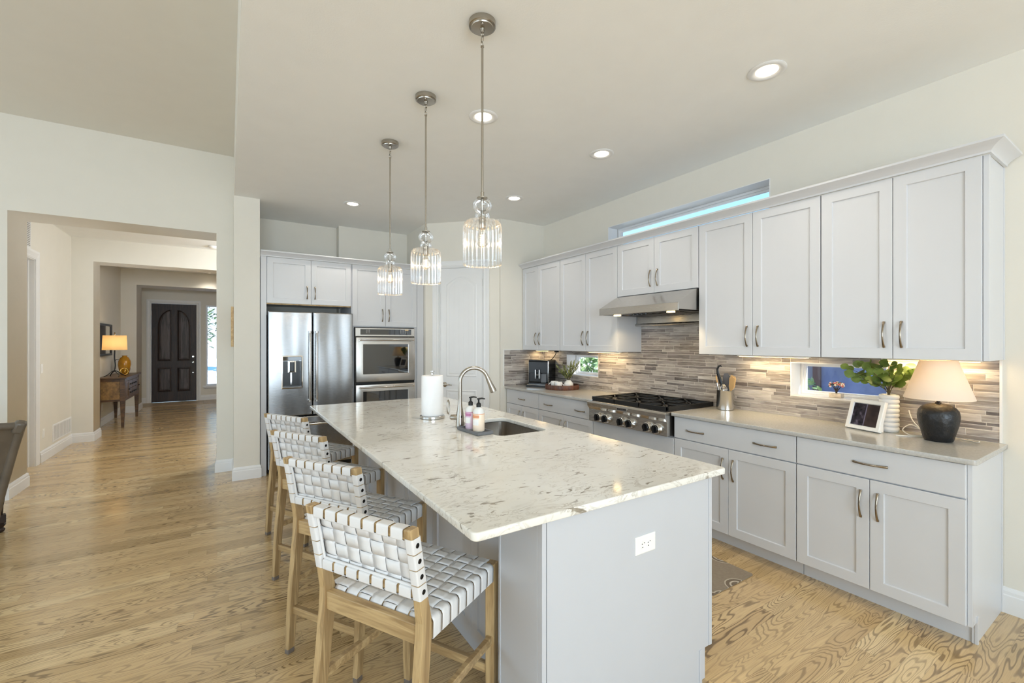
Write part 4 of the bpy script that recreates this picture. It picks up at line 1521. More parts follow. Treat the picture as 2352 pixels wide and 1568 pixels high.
for i in range(nv):
    yc = yb0 + (i + 0.5) * pv
    for zc, hh in ((BT - 0.021, 0.0185), (BL_ + 0.015, 0.0175)):
        band(b, (lean(zc) + 0.0185, yc, zc), 0.0185, pv / 2 - 0.0055, hh, 'y')
for j in range(nh):
    zc = zb0 + (j + 0.5) * ph_
    for sy in (1, -1):
        band(b, (lean(zc) + 0.0185, sy * (HW - 0.0132), zc), 0.0205, 0.0155, ph_ / 2 - 0.0018, 'z')
wr = b.build('strap_wraps', M['leather'], smooth=45, **W)
b = MB()
for i in range(nv):
    yc = yb0 + (i + 0.5) * pv
    n = nh * 12
    pth = []
    for k in range(n + 1):
        z = BL_ + 0.02 + (BT - 0.04 - BL_) * k / n
        s_ = math.cos(PI * ((z - zb0) / ph_ - 0.5))
        pth.append((lean(z) + 0.026 + 0.0036 * (1 if i % 2 == 0 else -1) * sq(s_), yc, z))
    rings = [[(p[0], p[1] - pv / 2 + 0.002, p[2]), (p[0] - 0.001, p[1], p[2]), (p[0], p[1] + pv / 2 - 0.002, p[2])] for p in pth]
    b.loops(rings, cap=False, close=False)
for j in range(nh):
    zc = zb0 + (j + 0.5) * ph_
    n = nv * 12
    rings = []
    for k in range(n + 1):
        y = -HW + 0.016 + (2 * HW - 0.032) * k / n
        s_ = math.cos(PI * ((y - yb0) / pv - 0.5))
        q = 0.026 - 0.0036 * (1 if j % 2 == 0 else -1) * sq(s_)
        rings.append([(lean(z) + q - (0.001 if abs(z - zc) < 1e-6 else 0), y, z) for z in (zc - ph_ / 2 + 0.002, zc, zc + ph_ / 2 - 0.002)])
    b.loops(rings, cap=False, close=False)
bk = b.build('backrest', M['leather'], solid=0.002, smooth=50, **W)
b = MB()
for (y0, z0, y1, z1) in ((-HW + 0.033, BL_ + 0.035, HW - 0.033, BL_ + 0.035), (-HW + 0.033, BT - 0.042, HW - 0.033, BT - 0.042), (-HW + 0.033, BL_ + 0.035, -HW + 0.033, BT - 0.042), (HW - 0.033, BL_ + 0.035, HW - 0.033, BT - 0.042)):
    b.tube([(lean(z0) + 0.014, y0, z0), (lean(z1) + 0.014, y1, z1)], 0.005, 10)
b.build('welt', M['leather'], bk, local=True, smooth=60)
for j in range(nh):
    zc = zb0 + (j + 0.5) * ph_
    for sy in (1, -1):
        b = MB()
        b.ball((lean(zc) + 0.0185, sy * (HW + 0.0024), zc), 0.0078, 14, (1, 0.4, 1))
        b.build('stud', M['dark_pull'], bk, local=True, smooth=60)
spots = [(0.5756, 1.5674, 29.7, None),
         (0.576, 2.305, 32.5, 'counter stool with woven white leather seat, second from the camera'),
         (0.575, 3.065, 31, 'counter stool with woven white leather seat, second from the fridge'),
         (0.584, 3.82, 30, 'counter stool with woven white leather seat, at the far end beside the fridge')]
for x, y, a, lab in spots:
    a = math.radians(a)
    px0 = (x - math.cos(a) * SD / 2, y - math.sin(a) * SD / 2, 0)
    if lab is None:
        st.location = px0
        st.rotation_euler = (0, 0, a)
    else:
        dup(st, px0, a, lab, 'woven leather counter stools')
# ------------------------------------------------------------------ pendants
BULB = emit('bulb_filament_glow', (255, 200, 120), 8.0)
bulb_glass = glass_thin('bulb_glass', (1, 0.97, 0.92, 1), 0.8)
pend = thing('pendant_light', 'clear fluted glass pendant lamp nearest the camera', 'pendant light', (0, 0, 0), 'glass pendants over the island')
PW = dict(parent=pend, local=True)
b = MB()
b.lathe([(0.066, -0.0005), (0.066, -0.024), (0.060, -0.028), (0.056, -0.028), (0.054, -0.033), (0.012, -0.035), (0.009, -0.052), (0.001, -0.053)], (0, 0, ZK), 32)
cn = b.build('canopy', M['nickel'], smooth=40, **PW)
b = MB()
for q in (-0.036, 0.036):
    b.ball((q * 0.5, q, ZK - 0.035), 0.006, 8, (1, 1, 0.8))
b.build('screw', M['nickel'], cn, local=True, smooth=60)
b = MB()


def link(c, rx, rz, r, turn):
    pts = []
    for k in range(17):
        a = 2 * PI * k / 16
        q = rx * math.cos(a)
        pts.append((c[0] + q * math.cos(turn), c[1] + q * math.sin(turn), c[2] + rz * math.sin(a)))
    return pts


b.tube(link((0, 0, ZK - 0.061), 0.010, 0.011, 0, 0.5), 0.0022, 8)
b.tube(link((0, 0, ZK - 0.085), 0.006, 0.017, 0, 2.0), 0.0022, 8)
b.tube(link((0, 0, ZK - 0.108), 0.010, 0.011, 0, 0.5), 0.0022, 8)
b.build('chain', M['nickel'], smooth=60, **PW)
b = MB()
b.lathe([(0.0085, ZK - 0.116), (0.0085, ZK - 0.124), (0.0058, ZK - 0.126), (0.0058, 2.215), (0.0085, 2.213), (0.0085, 2.186), (0.001, 2.185)], (0, 0, 0), 12)
b.build('rod', M['nickel'], smooth=45, **PW)
b = MB()
b.lathe([(0.010, 2.19), (0.026, 2.186), (0.026, 2.180), (0.010, 2.177), (0.0075, 2.15), (0.0055, 2.145), (0.0055, 2.09), (0.001, 2.089)], (0, 0, 0), 20)
b.build('cap', M['nickel'], smooth=40, **PW)
b = MB()
b.lathe([(0.006, 2.092), (0.0165, 2.090), (0.0165, 2.035), (0.0145, 2.031), (0.001, 2.031)], (0, 0, 0), 20)
b.build('socket', M['nickel'], smooth=40, **PW)
b = MB()
prof = [(0.022, 2.181), (0.038, 2.172), (0.047, 2.155), (0.046, 2.137), (0.036, 2.121), (0.030, 2.114), (0.034, 2.106), (0.037, 2.096), (0.034, 2.085), (0.028, 2.077), (0.030, 2.073)]
b.lathe(prof, (0, 0, 0), 36, cap=False)
b.lathe([(0.030, 2.073), (0.062, 2.072), (0.080, 2.066), (0.090, 2.052), (0.0925, 2.035), (0.0925, 1.868), (0.0925, 1.856), (0.088, 1.853)], (0, 0, 0), 192, cap=False, flute=24, amp=0.035)
b.build('glass_shade', M['shade_glass'], smooth=60, **PW)
b = MB()
b.lathe([(0.013, 2.032), (0.014, 2.020), (0.024, 1.998), (0.030, 1.975), (0.026, 1.955), (0.012, 1.944), (0.001, 1.943)], (0, 0, 0), 20)
bb = b.build('bulb', bulb_glass, smooth=60, **PW)
b = MB()
pts = []
for k in range(30):
    a = 2 * PI * k / 7
    pts.append((0.0085 * math.cos(a), 0.0085 * math.sin(a), 2.005 - 0.042 * k / 29))
b.tube(pts, 0.0026, 6)
b.build('filament', BULB, bb, local=True, smooth=60)
light('pendant_light_source', 'POINT', (0, 0, 1.985), 1.5, (1, 0.8, 0.55), 0.012, parent=pend)
for i, (x, y, lab) in enumerate(((1.047, 1.905, None), (1.060, 2.676, 'clear fluted glass pendant lamp in the middle of the three'), (1.066, 3.441, 'clear fluted glass pendant lamp furthest from the camera'))):
    if lab is None: pend.location = (x, y, 0)
    else: dup(pend, (x, y, 0), 0.0, lab, 'glass pendants over the island')

# ------------------------------------------------------------------ ceiling lights
CAN = emit('downlight_glow', (255, 236, 205), 6.0)
can = thing('downlight', 'lit recessed ceiling light nearest the camera, over the near end of the wall cabinets', 'downlight', (0, 0, 0), 'recessed ceiling lights')
b = MB()
b.lathe([(0.098, -0.0003), (0.100, -0.003), (0.094, -0.007), (0.078, -0.009), (0.070, -0.006), (0.060, -0.0035), (0.058, -0.0005)], (0, 0, 0), 40, cap=False)
b.build('trim_ring', M['trim'], can, local=True, smooth=50)
b = MB()
b.lathe([(0.059, -0.002), (0.04, -0.004), (0.001, -0.0042)], (0, 0, 0), 32)
b.build('lens', CAN, can, local=True, smooth=50)
light('downlight_source', 'SPOT', (0, 0, -0.02), 19, (1, 0.92, 0.8), 0.06, aim=(0, 0, -1), parent=can, spot=2.2, blend=0.8)
for i, (x, y, z, lab) in enumerate(((2.62, 1.357, ZK, None), (1.491, 2.699, ZK, 'lit recessed ceiling light behind the nearest pendant rod'),
                                    (2.614, 2.697, ZK, 'lit recessed ceiling light above the range hood'), (2.616, 4.041, ZK, 'lit recessed ceiling light in front of the pantry corner'),
                                    (1.18, 5.19, ZK, 'lit recessed ceiling light in front of the fridge cabinets'), (-0.371, 11.9, 3.03, 'lit recessed ceiling light in the foyer beyond the hallway'))):
    if lab is None: can.location = (x, y, z)
    else: dup(can, (x, y, z), 0.0, lab, 'recessed ceiling lights')
dm = thing('smoke_detector', 'small white round smoke detector on the hallway ceiling, half behind the opening edge', 'smoke detector', (-0.21, 8.62, 3.03))
b = MB()
b.lathe([(0.072, -0.0005), (0.074, -0.012), (0.07, -0.02)], (-0.21, 8.62, 3.03), 36)
b.build('base', M['trim'], dm, smooth=40)
b = MB()
b.lathe([(0.066, -0.02), (0.06, -0.034), (0.03, -0.042), (0.001, -0.043)], (-0.21, 8.62, 3.03), 36)
b.build('cover', M['plastic_white'], dm, smooth=60)
light('hallway_fill_light', 'POINT', (0.9, 7.6, 2.6), 72, (0.93, 0.97, 1), 0.12)  # unseen fill light added to brighten the hallway, no fixture

# under-cabinet strips
STRIP = emit('strip_glow', (255, 205, 120), 6.0)
for i, (ya, yb, lab) in enumerate(((4.55, 4.76, 'slim lit lamp under the furthest wall cabinet'), (3.30, 3.75, 'slim lit lamp under the wall cabinet left of the range hood'),
                                   (1.50, 2.0, 'slim lit lamp under the wall cabinet right of the range hood'), (0.66, 1.10, 'slim lit lamp under the near-end wall cabinet, above the table lamp'))):
    sx_ = 3.525 if i == 3 else 3.45
    t_ = thing('cabinet_strip_light', lab, 'under-cabinet light', (sx_, (ya + yb) / 2, ZU0), 'slim lamps under the wall cabinets')
    b = MB()
    b.box(sx_ - 0.035, sx_ + 0.035, ya, yb, ZU0 - 0.014, ZU0 - 0.0005)
    b.build('housing', M['plastic_white'], t_, bevel=0.002)
    b = MB()
    b.box(sx_ - 0.025, sx_ + 0.025, ya + 0.01, yb - 0.01, ZU0 - 0.0165, ZU0 - 0.0135)
    b.build('lens', STRIP, t_)
    light('strip_source', 'AREA', (sx_, (ya + yb) / 2, ZU0 - 0.02), 1.1 * (yb - ya) / 0.4, (1, 0.78, 0.45), yb - ya, 0.03, aim=(0.1, 0, -1), parent=t_)

# ------------------------------------------------------------------ things on the far counter
cm = thing('coffee_machine', 'glossy black bean-to-cup coffee machine in the counter corner', 'coffee machine', (3.36, 4.562, 0.92))
CX, CY, CA = 3.36, 4.562, math.radians(-148)   # front faces the room
mrot = Matrix.Rotation(CA, 3, 'Z')
frM = lambda u, v, w: tuple(Vector((CX, CY, 0.9202)) + mrot @ Vector((w, -u, 0)) + Vector((0, 0, v)))
b = MB()
b.prism([(-0.20, 0.022), (0.10, 0.022), (0.10, 0.05), (0.065, 0.055), (0.065, 0.30), (0.085, 0.315), (0.085, 0.335), (-0.20, 0.335)], lambda u, v, w: frM(w, v, u), -0.135, 0.135)
b.build('body', M['black'], cm, bevel=0.008, seg=3)
b = MB()
b.fbox(frM, -0.137, 0.137, 0.0, 0.025, -0.16, 0.175)
b.build('base_tray', M['black'], cm, bevel=0.006)
b = MB()
b.fbox(frM, -0.125, 0.125, 0.025, 0.032, 0.07, 0.165)
b.build('drip_grate', M['chrome'], cm, bevel=0.001)
b = MB()
b.fbox(frM, -0.132, 0.132, 0.17, 0.312, 0.068, 0.089)
b.build('front_panel', M['black'], cm, bevel=0.004)
for u in (-0.139, 0.125):
    b = MB()
    b.fbox(frM, u + (0.004 if u < 0 else 0.004), u + 0.010, 0.03, 0.322, 0.05, 0.092)
    b.build('side_trim', M['chrome'], cm, bevel=0.003)
b = MB()
b.fbox(frM, -0.03, -0.016, 0.10, 0.215, 0.085, 0.115)
b.fbox(frM, 0.022, 0.036, 0.10, 0.215, 0.085, 0.115)
b.fbox(frM, -0.026, 0.032, 0.145, 0.152, 0.09, 0.118)
b.build('spout', M['chrome'], cm, bevel=0.004)
b = MB()
cc = Vector(frM(0.003, 0.195, 0.09))
ax = mrot @ Vector((1, 0, 0))
sd_ = mrot @ Vector((0, -1, 0))
rg = lambda r, w: [tuple(cc + ax * w + sd_ * (r * math.cos(a)) + Vector((0, 0, r * math.sin(a)))) for a in [2 * PI * k / 20 for k in range(20)]]
b.loops([rg(0.016, 0), rg(0.016, 0.022), rg(0.012, 0.027)])
b.build('dial', M['black'], cm, smooth=40)
b = MB()
b.fbox(frM, -0.10, -0.03, 0.035, 0.16, 0.062, 0.075)
b.build('grounds_drawer', M['grey_tray'], cm, bevel=0.003)
b = MB()
b.tube([(3.46, 4.50, 1.245), (3.475, 4.47, 1.27), (3.50, 4.44, 1.32), (3.51, 4.43, ZU0 - 0.012)], 0.005, 8)
b.box(3.49, 3.53, 4.41, 4.45, ZU0 - 0.030, ZU0 - 0.002)
tag(b.build('power_cord', M['black'], loc=(3.52, 4.26, ZU0), smooth=40), 'black power cord rising from the coffee machine to the cabinet above', 'cord')

TX, TY = 3.365, 4.14
tr = thing('serving_tray', 'round reeded brown wooden tray holding white mugs and a small vase', 'tray', (TX, TY, 0.92))
b = MB()
b.lathe([(0.001, 0.0005), (0.192, 0.0005)], (TX, TY, 0.92), 48, cap=False)
b.lathe([(0.001, 0.004), (0.19, 0.004)], (TX, TY, 0.92), 48, cap=False)
b.lathe([(0.189, 0.0005), (0.198, 0.0005), (0.2, 0.006), (0.2, 0.051), (0.198, 0.055), (0.191, 0.055), (0.189, 0.006)], (TX, TY, 0.92), 320, cap=False, flute=80, amp=0.007)
b.build('tray_body', M['tray_wood'], tr, smooth=35)


def mug(x, y, ang, label):
    t_ = thing('mug', label, 'mug', (x, y, 0.9255), 'white mugs on the round tray')
    b = MB()
    b.lathe([(0.001, 0.0005), (0.036, 0.0005), (0.042, 0.006), (0.045, 0.03), (0.045, 0.076), (0.0435, 0.0785), (0.0415, 0.076), (0.0415, 0.03), (0.037, 0.008), (0.001, 0.007)], (x, y, 0.9255), 28)
    b.build('cup', M['white_cer'], t_, smooth=50)
    b = MB()
    pts = []
    for k in range(11):
        a = -PI / 2 + PI * k / 10
        q = 0.042 + 0.026 * math.cos(a)
        pts.append((x + q * math.cos(ang), y + q * math.sin(ang), 0.963 + 0.021 * math.sin(a)))
    b.tube(pts, 0.0048, 10, up=(-math.sin(ang), math.cos(ang), 0))
    b.build('handle', M['white_cer'], t_, smooth=60)


mug(3.325, 4.158, -1.15, 'white mug at the front of the round tray, handle to the right')
mug(3.345, 4.264, 2.6, 'white mug on the round tray next to the coffee machine, behind the other mug')
vs_ = MB()
vs_.lathe([(0.001, 0.0005), (0.050, 0.0005), (0.056, 0.008), (0.058, 0.04), (0.056, 0.060), (0.040, 0.082), (0.027, 0.092), (0.024, 0.100), (0.021, 0.100), (0.021, 0.05), (0.001, 0.045)], (3.44, 4.11, 0.9255), 32)
tag(vs_.build('vase', M['white_cer'], loc=(3.44, 4.11, 0.9255), smooth=50), 'small squat white vase with green sprigs on the round tray', 'vase')


def leaf_mat(name, c0, c1, sheen=0.45):
    t = NT(name)
    ob = t.n('TexNoise', {'Vector': t.obj(), 'Scale': 14.0, 'Detail': 2.0}).outputs[0]
    c = t.ramp(ob, [(0.3, lin(c0)[:3]), (0.7, lin(c1)[:3])])
    bs = t.bsdf(c, sheen, Subsurface_Weight=0.0)
    tl = t.n('BsdfTranslucent', {'Color': c})
    mx = t.n('MixShader', {0: 0.25, 1: bs.outputs[0], 2: tl.outputs[0]})
    t.t.links.new(mx.outputs[0], t.out.inputs[0])
    return t.m


M['leaf'] = leaf_mat('eucalyptus_leaf', (78, 104, 46), (140, 160, 80))
M['leaf2'] = leaf_mat('olive_sprig', (112, 126, 66), (190, 190, 136))
M['leaf_out'] = leaf_mat('garden_shrub', (98, 132, 76), (190, 208, 156), 0.6)
M['pine'] = leaf_mat('pine_needles', (40, 66, 38), (88, 112, 68), 0.7)
M['stem'] = simple('twig', (84, 76, 48), 0.6)


def leaf(b, p, d, L, wd, nrm, fold=0.15, round_=False):
    """pointed or round blade from p along d"""
    p, d, nrm = Vector(p), Vector(d).normalized(), Vector(nrm)
    s_ = d.cross(nrm)
    if s_.length < 1e-3: s_ = Vector((1, 0, 0)).cross(d)
    s_.normalize()
    n = s_.cross(d)
    prof = ((0.0, 0.06), (0.15, 0.55), (0.4, 1.0), (0.65, 0.95), (0.88, 0.55), (1.0, 0.05)) if round_ else ((0.0, 0.1), (0.25, 0.75), (0.5, 1.0), (0.75, 0.65), (1.0, 0.04))
    rings = []
    for q, h in prof:
        c = p + d * (L * q) - n * (0.10 * L * q * q)
        w = wd / 2 * h
        rings.append([tuple(c - s_ * w + n * (w * fold)), tuple(c), tuple(c + s_ * w + n * (w * fold))])
    b.loops(rings, cap=False, close=False)


rnd = random.Random(5)
sp = thing('olive_sprigs', 'grey-green leafy sprigs in the small white vase', 'greenery', (3.44, 4.11, 1.005))
bs, bl = MB(), MB()
for k in range(21):
    a = rnd.uniform(0, 2 * PI)
    sp_ = rnd.uniform(0.15, 0.85)
    H_ = rnd.uniform(0.11, 0.26) * (1.1 - 0.35 * sp_)
    pts = []
    for i in range(6):
        q = i / 5
        s2 = 0.004 if i == 0 else 0.012 + 0.17 * sp_ * ((i - 1) / 4) ** 1.2
        pts.append(Vector((3.44 + math.cos(a) * s2, 4.11 + math.sin(a) * s2, 0.985 if i == 0 else 1.032 + (H_ - 0.03) * (i - 1) / 4)))
    for pp in pts: pp.x = min(pp.x, XW - 0.02)
    bs.tube(pts, [0.0022] * 5 + [0.001], 6)
    for i in range(14):
        q = 0.3 + 0.7 * i / 13
        j = min(4, int(q * 5))
        p = pts[j].lerp(pts[j + 1], q * 5 - j)
        d = (pts[j + 1] - pts[j]).normalized() + Vector((rnd.uniform(-1, 1), rnd.uniform(-1, 1), rnd.uniform(-0.2, 0.6))) * 0.8
        if p.x > XW - 0.06: d.x = -abs(d.x)
        leaf(bl, p, d, rnd.uniform(0.028, 0.046), 0.0135, (rnd.uniform(-1, 1), rnd.uniform(-1, 1), 1))
bs.build('stems', M['stem'], sp)
bl.build('leaves', M['leaf2'], sp, smooth=60)

# ------------------------------------------------------------------ utensil crock
UX, UY = 3.475, 2.137
b = MB()
b.lathe([(0.001, 0.0008), (0.064, 0.0008), (0.068, 0.004), (0.068, 0.158), (0.0695, 0.160), (0.0665, 0.160), (0.0655, 0.156), (0.0655, 0.008), (0.001, 0.006)], (UX, UY, 0.92), 40)
tag(b.build('utensil_crock', M['steel'], loc=(UX, UY, 0.92), smooth=40), 'brushed steel crock full of kitchen utensils beside the cooktop', 'utensil crock')
UB = Vector((UX, UY, 0.938))


def stick(b, y0, x0, y1, x1, z1, r, seg=8, flat=1.0):
    """handle from the crock's bottom to a point above its rim (offsets along y then x)"""
    p, q = UB + Vector((x0, y0, 0)), Vector((UX + x1, UY + y1, z1))
    b.tube([p, p.lerp(q, 0.5), q], r, seg, flat)
    return q, (q - p).normalized()


b = MB()
q, d = stick(b, 0.020, 0.008, 0.052, 0.022, 1.13, [0.006, 0.006, 0.008])
pts = [q, q + Vector((0, 0.010, 0.04)), q + Vector((-0.004, 0.026, 0.085)), q + Vector((-0.006, 0.030, 0.12)), q + Vector((-0.008, 0.014, 0.146)), q + Vector((-0.008, -0.002, 0.150)), q + Vector((-0.008, -0.008, 0.142))]
b.tube(pts, [0.015, 0.017, 0.013, 0.010, 0.007, 0.005, 0.004], 10, 0.6, up=(1, 0, 0))
tag(b.build('pasta_hook', M['black'], loc=tuple(UB), smooth=50), 'black utensil with a hooked end standing tallest in the crock', 'utensil', 'utensils in the steel crock')
b = MB()
q, d = stick(b, 0.002, 0.030, 0.002, 0.046, 1.09, [0.006, 0.006, 0.007])
b.prism([(-0.012, 0.0), (0.012, 0.0), (0.036, 0.05), (0.040, 0.09), (0.026, 0.125), (-0.006, 0.128), (-0.03, 0.09), (-0.03, 0.045)], lambda u, v, w: (q.x + w, q.y + u + 0.01, q.z + v), -0.002, 0.002)
tag(b.build('spatula', simple('grey_silicone', (96, 98, 106), 0.5), loc=tuple(UB), smooth=40), 'flat grey spatula in the crock, behind the black hooked utensil', 'utensil', 'utensils in the steel crock')
b = MB()
q, d = stick(b, -0.002, -0.010, -0.006, -0.028, 1.05, [0.007, 0.007, 0.006])
for k in range(6):
    a = PI * k / 6
    pts = []
    for i in range(15):
        t_ = PI * i / 14
        rr_ = 0.026 * math.sin(t_) * (1 if i <= 7 else 1)
        s_ = math.cos(t_)
        pts.append(q + d * (0.045 * (1 - abs(s_) ** 1.5) + 0.04) * (1) + Vector((math.cos(a), math.sin(a), 0)) * (0.030 * s_))
    pts = [q] + pts + [q]
    b.tube(pts, 0.0011, 6)
tag(b.build('whisk', M['chrome'], loc=tuple(UB), smooth=60), 'steel wire whisk in the middle of the crock', 'utensil', 'utensils in the steel crock')
for (y0, x0, y1, x1, z1, rot, lab, mt) in ((-0.032, -0.004, -0.052, -0.006, 1.085, 0.20, 'pale wooden spatula leaning to the right in the crock', 'spoon_wood'), (-0.024, 0.016, -0.036, 0.030, 1.095, 0.10, 'wooden spatula with a dark edge in the crock, left of the pale wooden one', 'pull_wood')):
    b = MB()
    q, d = stick(b, y0, x0, y1, x1, z1, [0.006, 0.006, 0.008], flat=0.7)
    cr, sr = math.cos(rot), math.sin(rot)
    b.prism([(-0.010, 0.0), (0.010, 0.0), (0.024, 0.03), (0.027, 0.085), (0.010, 0.112), (-0.022, 0.10), (-0.025, 0.03)], lambda u, v, w: (q.x + w, q.y + u * cr - v * sr, q.z + v * cr + u * sr * 0.5), -0.004, 0.004)
    tag(b.build('wooden_spatula', M[mt], loc=tuple(UB), smooth=40), lab, 'utensil', 'utensils in the steel crock')
for (y0, x0, y1, x1, z1, lab, mt, r) in ((0.034, -0.014, 0.060, -0.022, 1.135, 'slim steel handle leaning to the far left of the crock', 'chrome', 0.0055), (0.018, -0.028, 0.036, -0.046, 1.105, 'short steel handle in the crock, left of the black utensil', 'steel', 0.006), (0.040, 0.006, 0.088, 0.008, 1.19, 'thin pale wooden stick leaning left out of the crock', 'spoon_wood', 0.005)):
    b = MB()
    q, d = stick(b, y0, x0, y1, x1, z1, [r * 0.7, r, r * 1.1])
    b.ball(q, r * 1.12, 10)
    tag(b.build('steel_utensil' if mt != 'spoon_wood' else 'wooden_stick', M[mt], loc=tuple(UB), smooth=50), lab, 'utensil', 'utensils in the steel crock')

# ------------------------------------------------------------------ bonsai on the window sill
bo = thing('flowering_bonsai', 'miniature tree with pink and white blossom in a pale block on the window sill', 'ornament', (3.665, 1.42, 1.083))
b = MB()
b.box(3.640, 3.690, 1.375, 1.452, 1.0825, 1.112)
b.build('pot', simple('travertine', (196, 186, 172), 0.6, vary=0.2, vscale=50), bo, bevel=0.002)
b = MB()
for yy, xx, zz in ((0.0, 0.0, 0.05), (0.028, 0.005, 0.06), (-0.03, 0.0, 0.055), (0.012, -0.01, 0.075), (-0.014, 0.008, 0.075)):
    b.tube([(3.665, 1.413, 1.108), (3.665 + xx * 0.2, 1.413 + yy * 0.15, 1.128), (3.665 + xx, 1.413 + yy, 1.108 + zz)], [0.005, 0.004, 0.0015], 7)
b.build('trunk', simple('bark', (58, 48, 40), 0.8), bo, smooth=60)
for nm, cl_, n, sz in (('blossom_pink', (222, 130, 118), 26, 0.0058), ('blossom_white', (240, 232, 214), 30, 0.0062), ('foliage', (66, 92, 62), 26, 0.005)):
    b = MB()
    for k in range(n):
        a, r = rnd.uniform(0, 2 * PI), math.sqrt(rnd.random())
        b.ball((3.665 + 0.022 * r * math.sin(a), 1.413 + 0.052 * r * math.cos(a), 1.168 + 0.020 * (1 - r * r) + rnd.uniform(-0.014, 0.012)), sz * rnd.uniform(0.7, 1.2), 6, (1, 1, 0.7))
    b.build(nm, simple(nm, cl_, 0.7), bo, smooth=60)

# ------------------------------------------------------------------ photo frame, ribbed vase, lamp
pf = thing('photo_frame', 'white picture frame with a dark photograph tilted back on the counter', 'picture frame', (3.375, 1.155, 0.92))
A_, B_ = Vector((3.398, 1.262, 0.9205)), Vector((3.330, 1.062, 0.9205))
ud = (B_ - A_)
fw_ = ud.length
ud.normalize()
nd_ = Vector((ud.y, -ud.x, 0))
if nd_.x > 0: nd_ = -nd_
tilt = math.radians(17)
vd = Vector((0, 0, 1)) * math.cos(tilt) - nd_ * math.sin(tilt)
wd_ = vd.cross(ud) if vd.cross(ud).dot(nd_) > 0 else ud.cross(vd)
frX = lambda u, v, w: tuple(A_ + ud * u + vd * v + wd_ * w + Vector((0, 0, 0.006)))
FH = 0.192
b = MB()
b.rects(frX, 0, fw_, 0, FH, [(0, -0.022), (0, 0.0), (0.002, 0.002), (0.022, 0.002), (0.024, -0.004), (0.0245, -0.006)], cap=False)
b.fbox(frX, 0.004, fw_ - 0.004, 0.004, FH - 0.004, -0.021, -0.008)
b.build('frame_body', M['plastic_white'], pf, bevel=0.001)
b = MB()
pa, pb_ = Vector(frX(0.02, 0.004, -0.02)), Vector(frX(0.02, FH - 0.03, -0.02))
bk_ = -nd_ * 0.046
b.loops([[tuple(pa + ud * s_), tuple(pb_ + ud * s_), tuple(Vector((pa.x, pa.y, 0.9205)) + bk_ * 1.0 + ud * s_)] for s_ in (0.0, fw_ - 0.04)])
b.build('stand', M['plastic_white'], pf)
tp = NT('evening_photograph')
o_ = tp.obj()
c_ = tp.ramp(tp.noise(tp.scaled(o_, (1, 1, 1)), 30, 4).outputs[0], [(0.35, lin((20, 18, 26))[:3]), (0.55, lin((52, 46, 58))[:3]), (0.75, lin((120, 112, 130))[:3])])
tp.bsdf(c_, 0.12)
tq = NT('evening_photograph_right')
c_ = tq.ramp(tq.noise(tq.obj(), 9, 2).outputs[0], [(0.35, lin((44, 34, 36))[:3]), (0.7, lin((84, 70, 66))[:3])])
tq.bsdf(c_, 0.12)
for u0_, u1_, mt, nm in ((0.026, fw_ / 2 - 0.003, tp.m, 'photograph'), (fw_ / 2 + 0.003, fw_ - 0.026, tq.m, 'photograph'), (fw_ / 2 - 0.003, fw_ / 2 + 0.003, simple('photo_divider', (104, 100, 124), 0.3), 'divider')):
    b = MB()
    b.fbox(frX, u0_, u1_, 0.026, FH - 0.026, -0.0075, -0.0055)
    b.build(nm, mt, pf)

VX, VY = 3.476, 1.056
b = MB()
prof = [(0.001, 0.001), (0.046, 0.001), (0.048, 0.004)]
nr = 8
for k in range(nr):
    z0 = 0.006 + k * 0.0282
    for i in range(7):
        a = -PI / 2 + PI * i / 6
        prof.append((0.043 + 0.0085 * math.cos(a), z0 + 0.0141 + 0.0138 * math.sin(a)))
prof += [(0.036, 0.231), (0.032, 0.228), (0.032, 0.05), (0.001, 0.05)]
b.lathe(prof, (VX, VY, 0.92), 40)
tag(b.build('ribbed_vase', M['white_cer'], loc=(VX, VY, 0.92), smooth=60), 'tall white vase of stacked round ribs holding leafy green branches', 'vase')
eu = thing('leafy_branches', 'branches with round green leaves standing in the ribbed white vase', 'greenery', (VX, VY, 1.14))
bs, bl = MB(), MB()
branches = [((-0.030, 0.20), 0.145, 0), ((-0.03, 0.125), 0.205, 1), ((-0.05, 0.16), 0.10, 2), ((-0.03, 0.05), 0.215, 3), ((-0.045, -0.02), 0.215, 4), ((0.055, -0.125), 0.17, 5), ((0.05, -0.10), 0.13, 6), ((-0.06, 0.075), 0.14, 7), ((-0.05, -0.055), 0.14, 8)]
for (ox, oy), H_, si in branches:
    p0 = Vector((VX, VY, 1.06))
    pts = []
    for i in range(9):
        q = i / 8
        q2 = max(0.0, (q - 0.25) / 0.75)
        pts.append(Vector((VX + ox * (0.12 * q + 0.88 * q2 ** 1.4), VY + oy * (0.12 * q + 0.88 * q2 ** 1.4), 1.03 + 0.13 * min(1, q / 0.25) + H_ * q2 ** 0.85)))
    for pp in pts: pp.z = min(pp.z, 1.335)
    bs.tube(pts, [0.0026] * 5 + [0.002, 0.0017, 0.0014, 0.001], 6)
    for i in range(9):
        q = 0.44 + 0.56 * i / 8
        j = min(7, int(q * 8))
        p = pts[j].lerp(pts[j + 1], q * 8 - j)
        t_ = (pts[j + 1] - pts[j]).normalized()
        sd = Vector((rnd.uniform(-0.9, 0.35), rnd.choice((-1, 1)) * rnd.uniform(0.4, 1.0), rnd.uniform(-0.35, 0.5)))
        d = (t_ * 0.45 + sd * 0.8).normalized()
        if i == 8: d = t_
        L = rnd.uniform(0.042, 0.064)
        if p.z + d.z * L > 1.352: d.z = min(d.z, (1.352 - p.z) / L)
        if p.x + d.x * L > XW - 0.015: d.x = -abs(d.x)
        leaf(bl, p, d, L, L * 0.9, (-0.8 + rnd.uniform(-0.5, 0.5), rnd.uniform(-0.5, 0.5), rnd.uniform(0.0, 0.9)), 0.12, True)
bs.build('stems', M['stem'], eu, smooth=60)
bl.build('leaves', M['leaf'], eu, smooth=60)

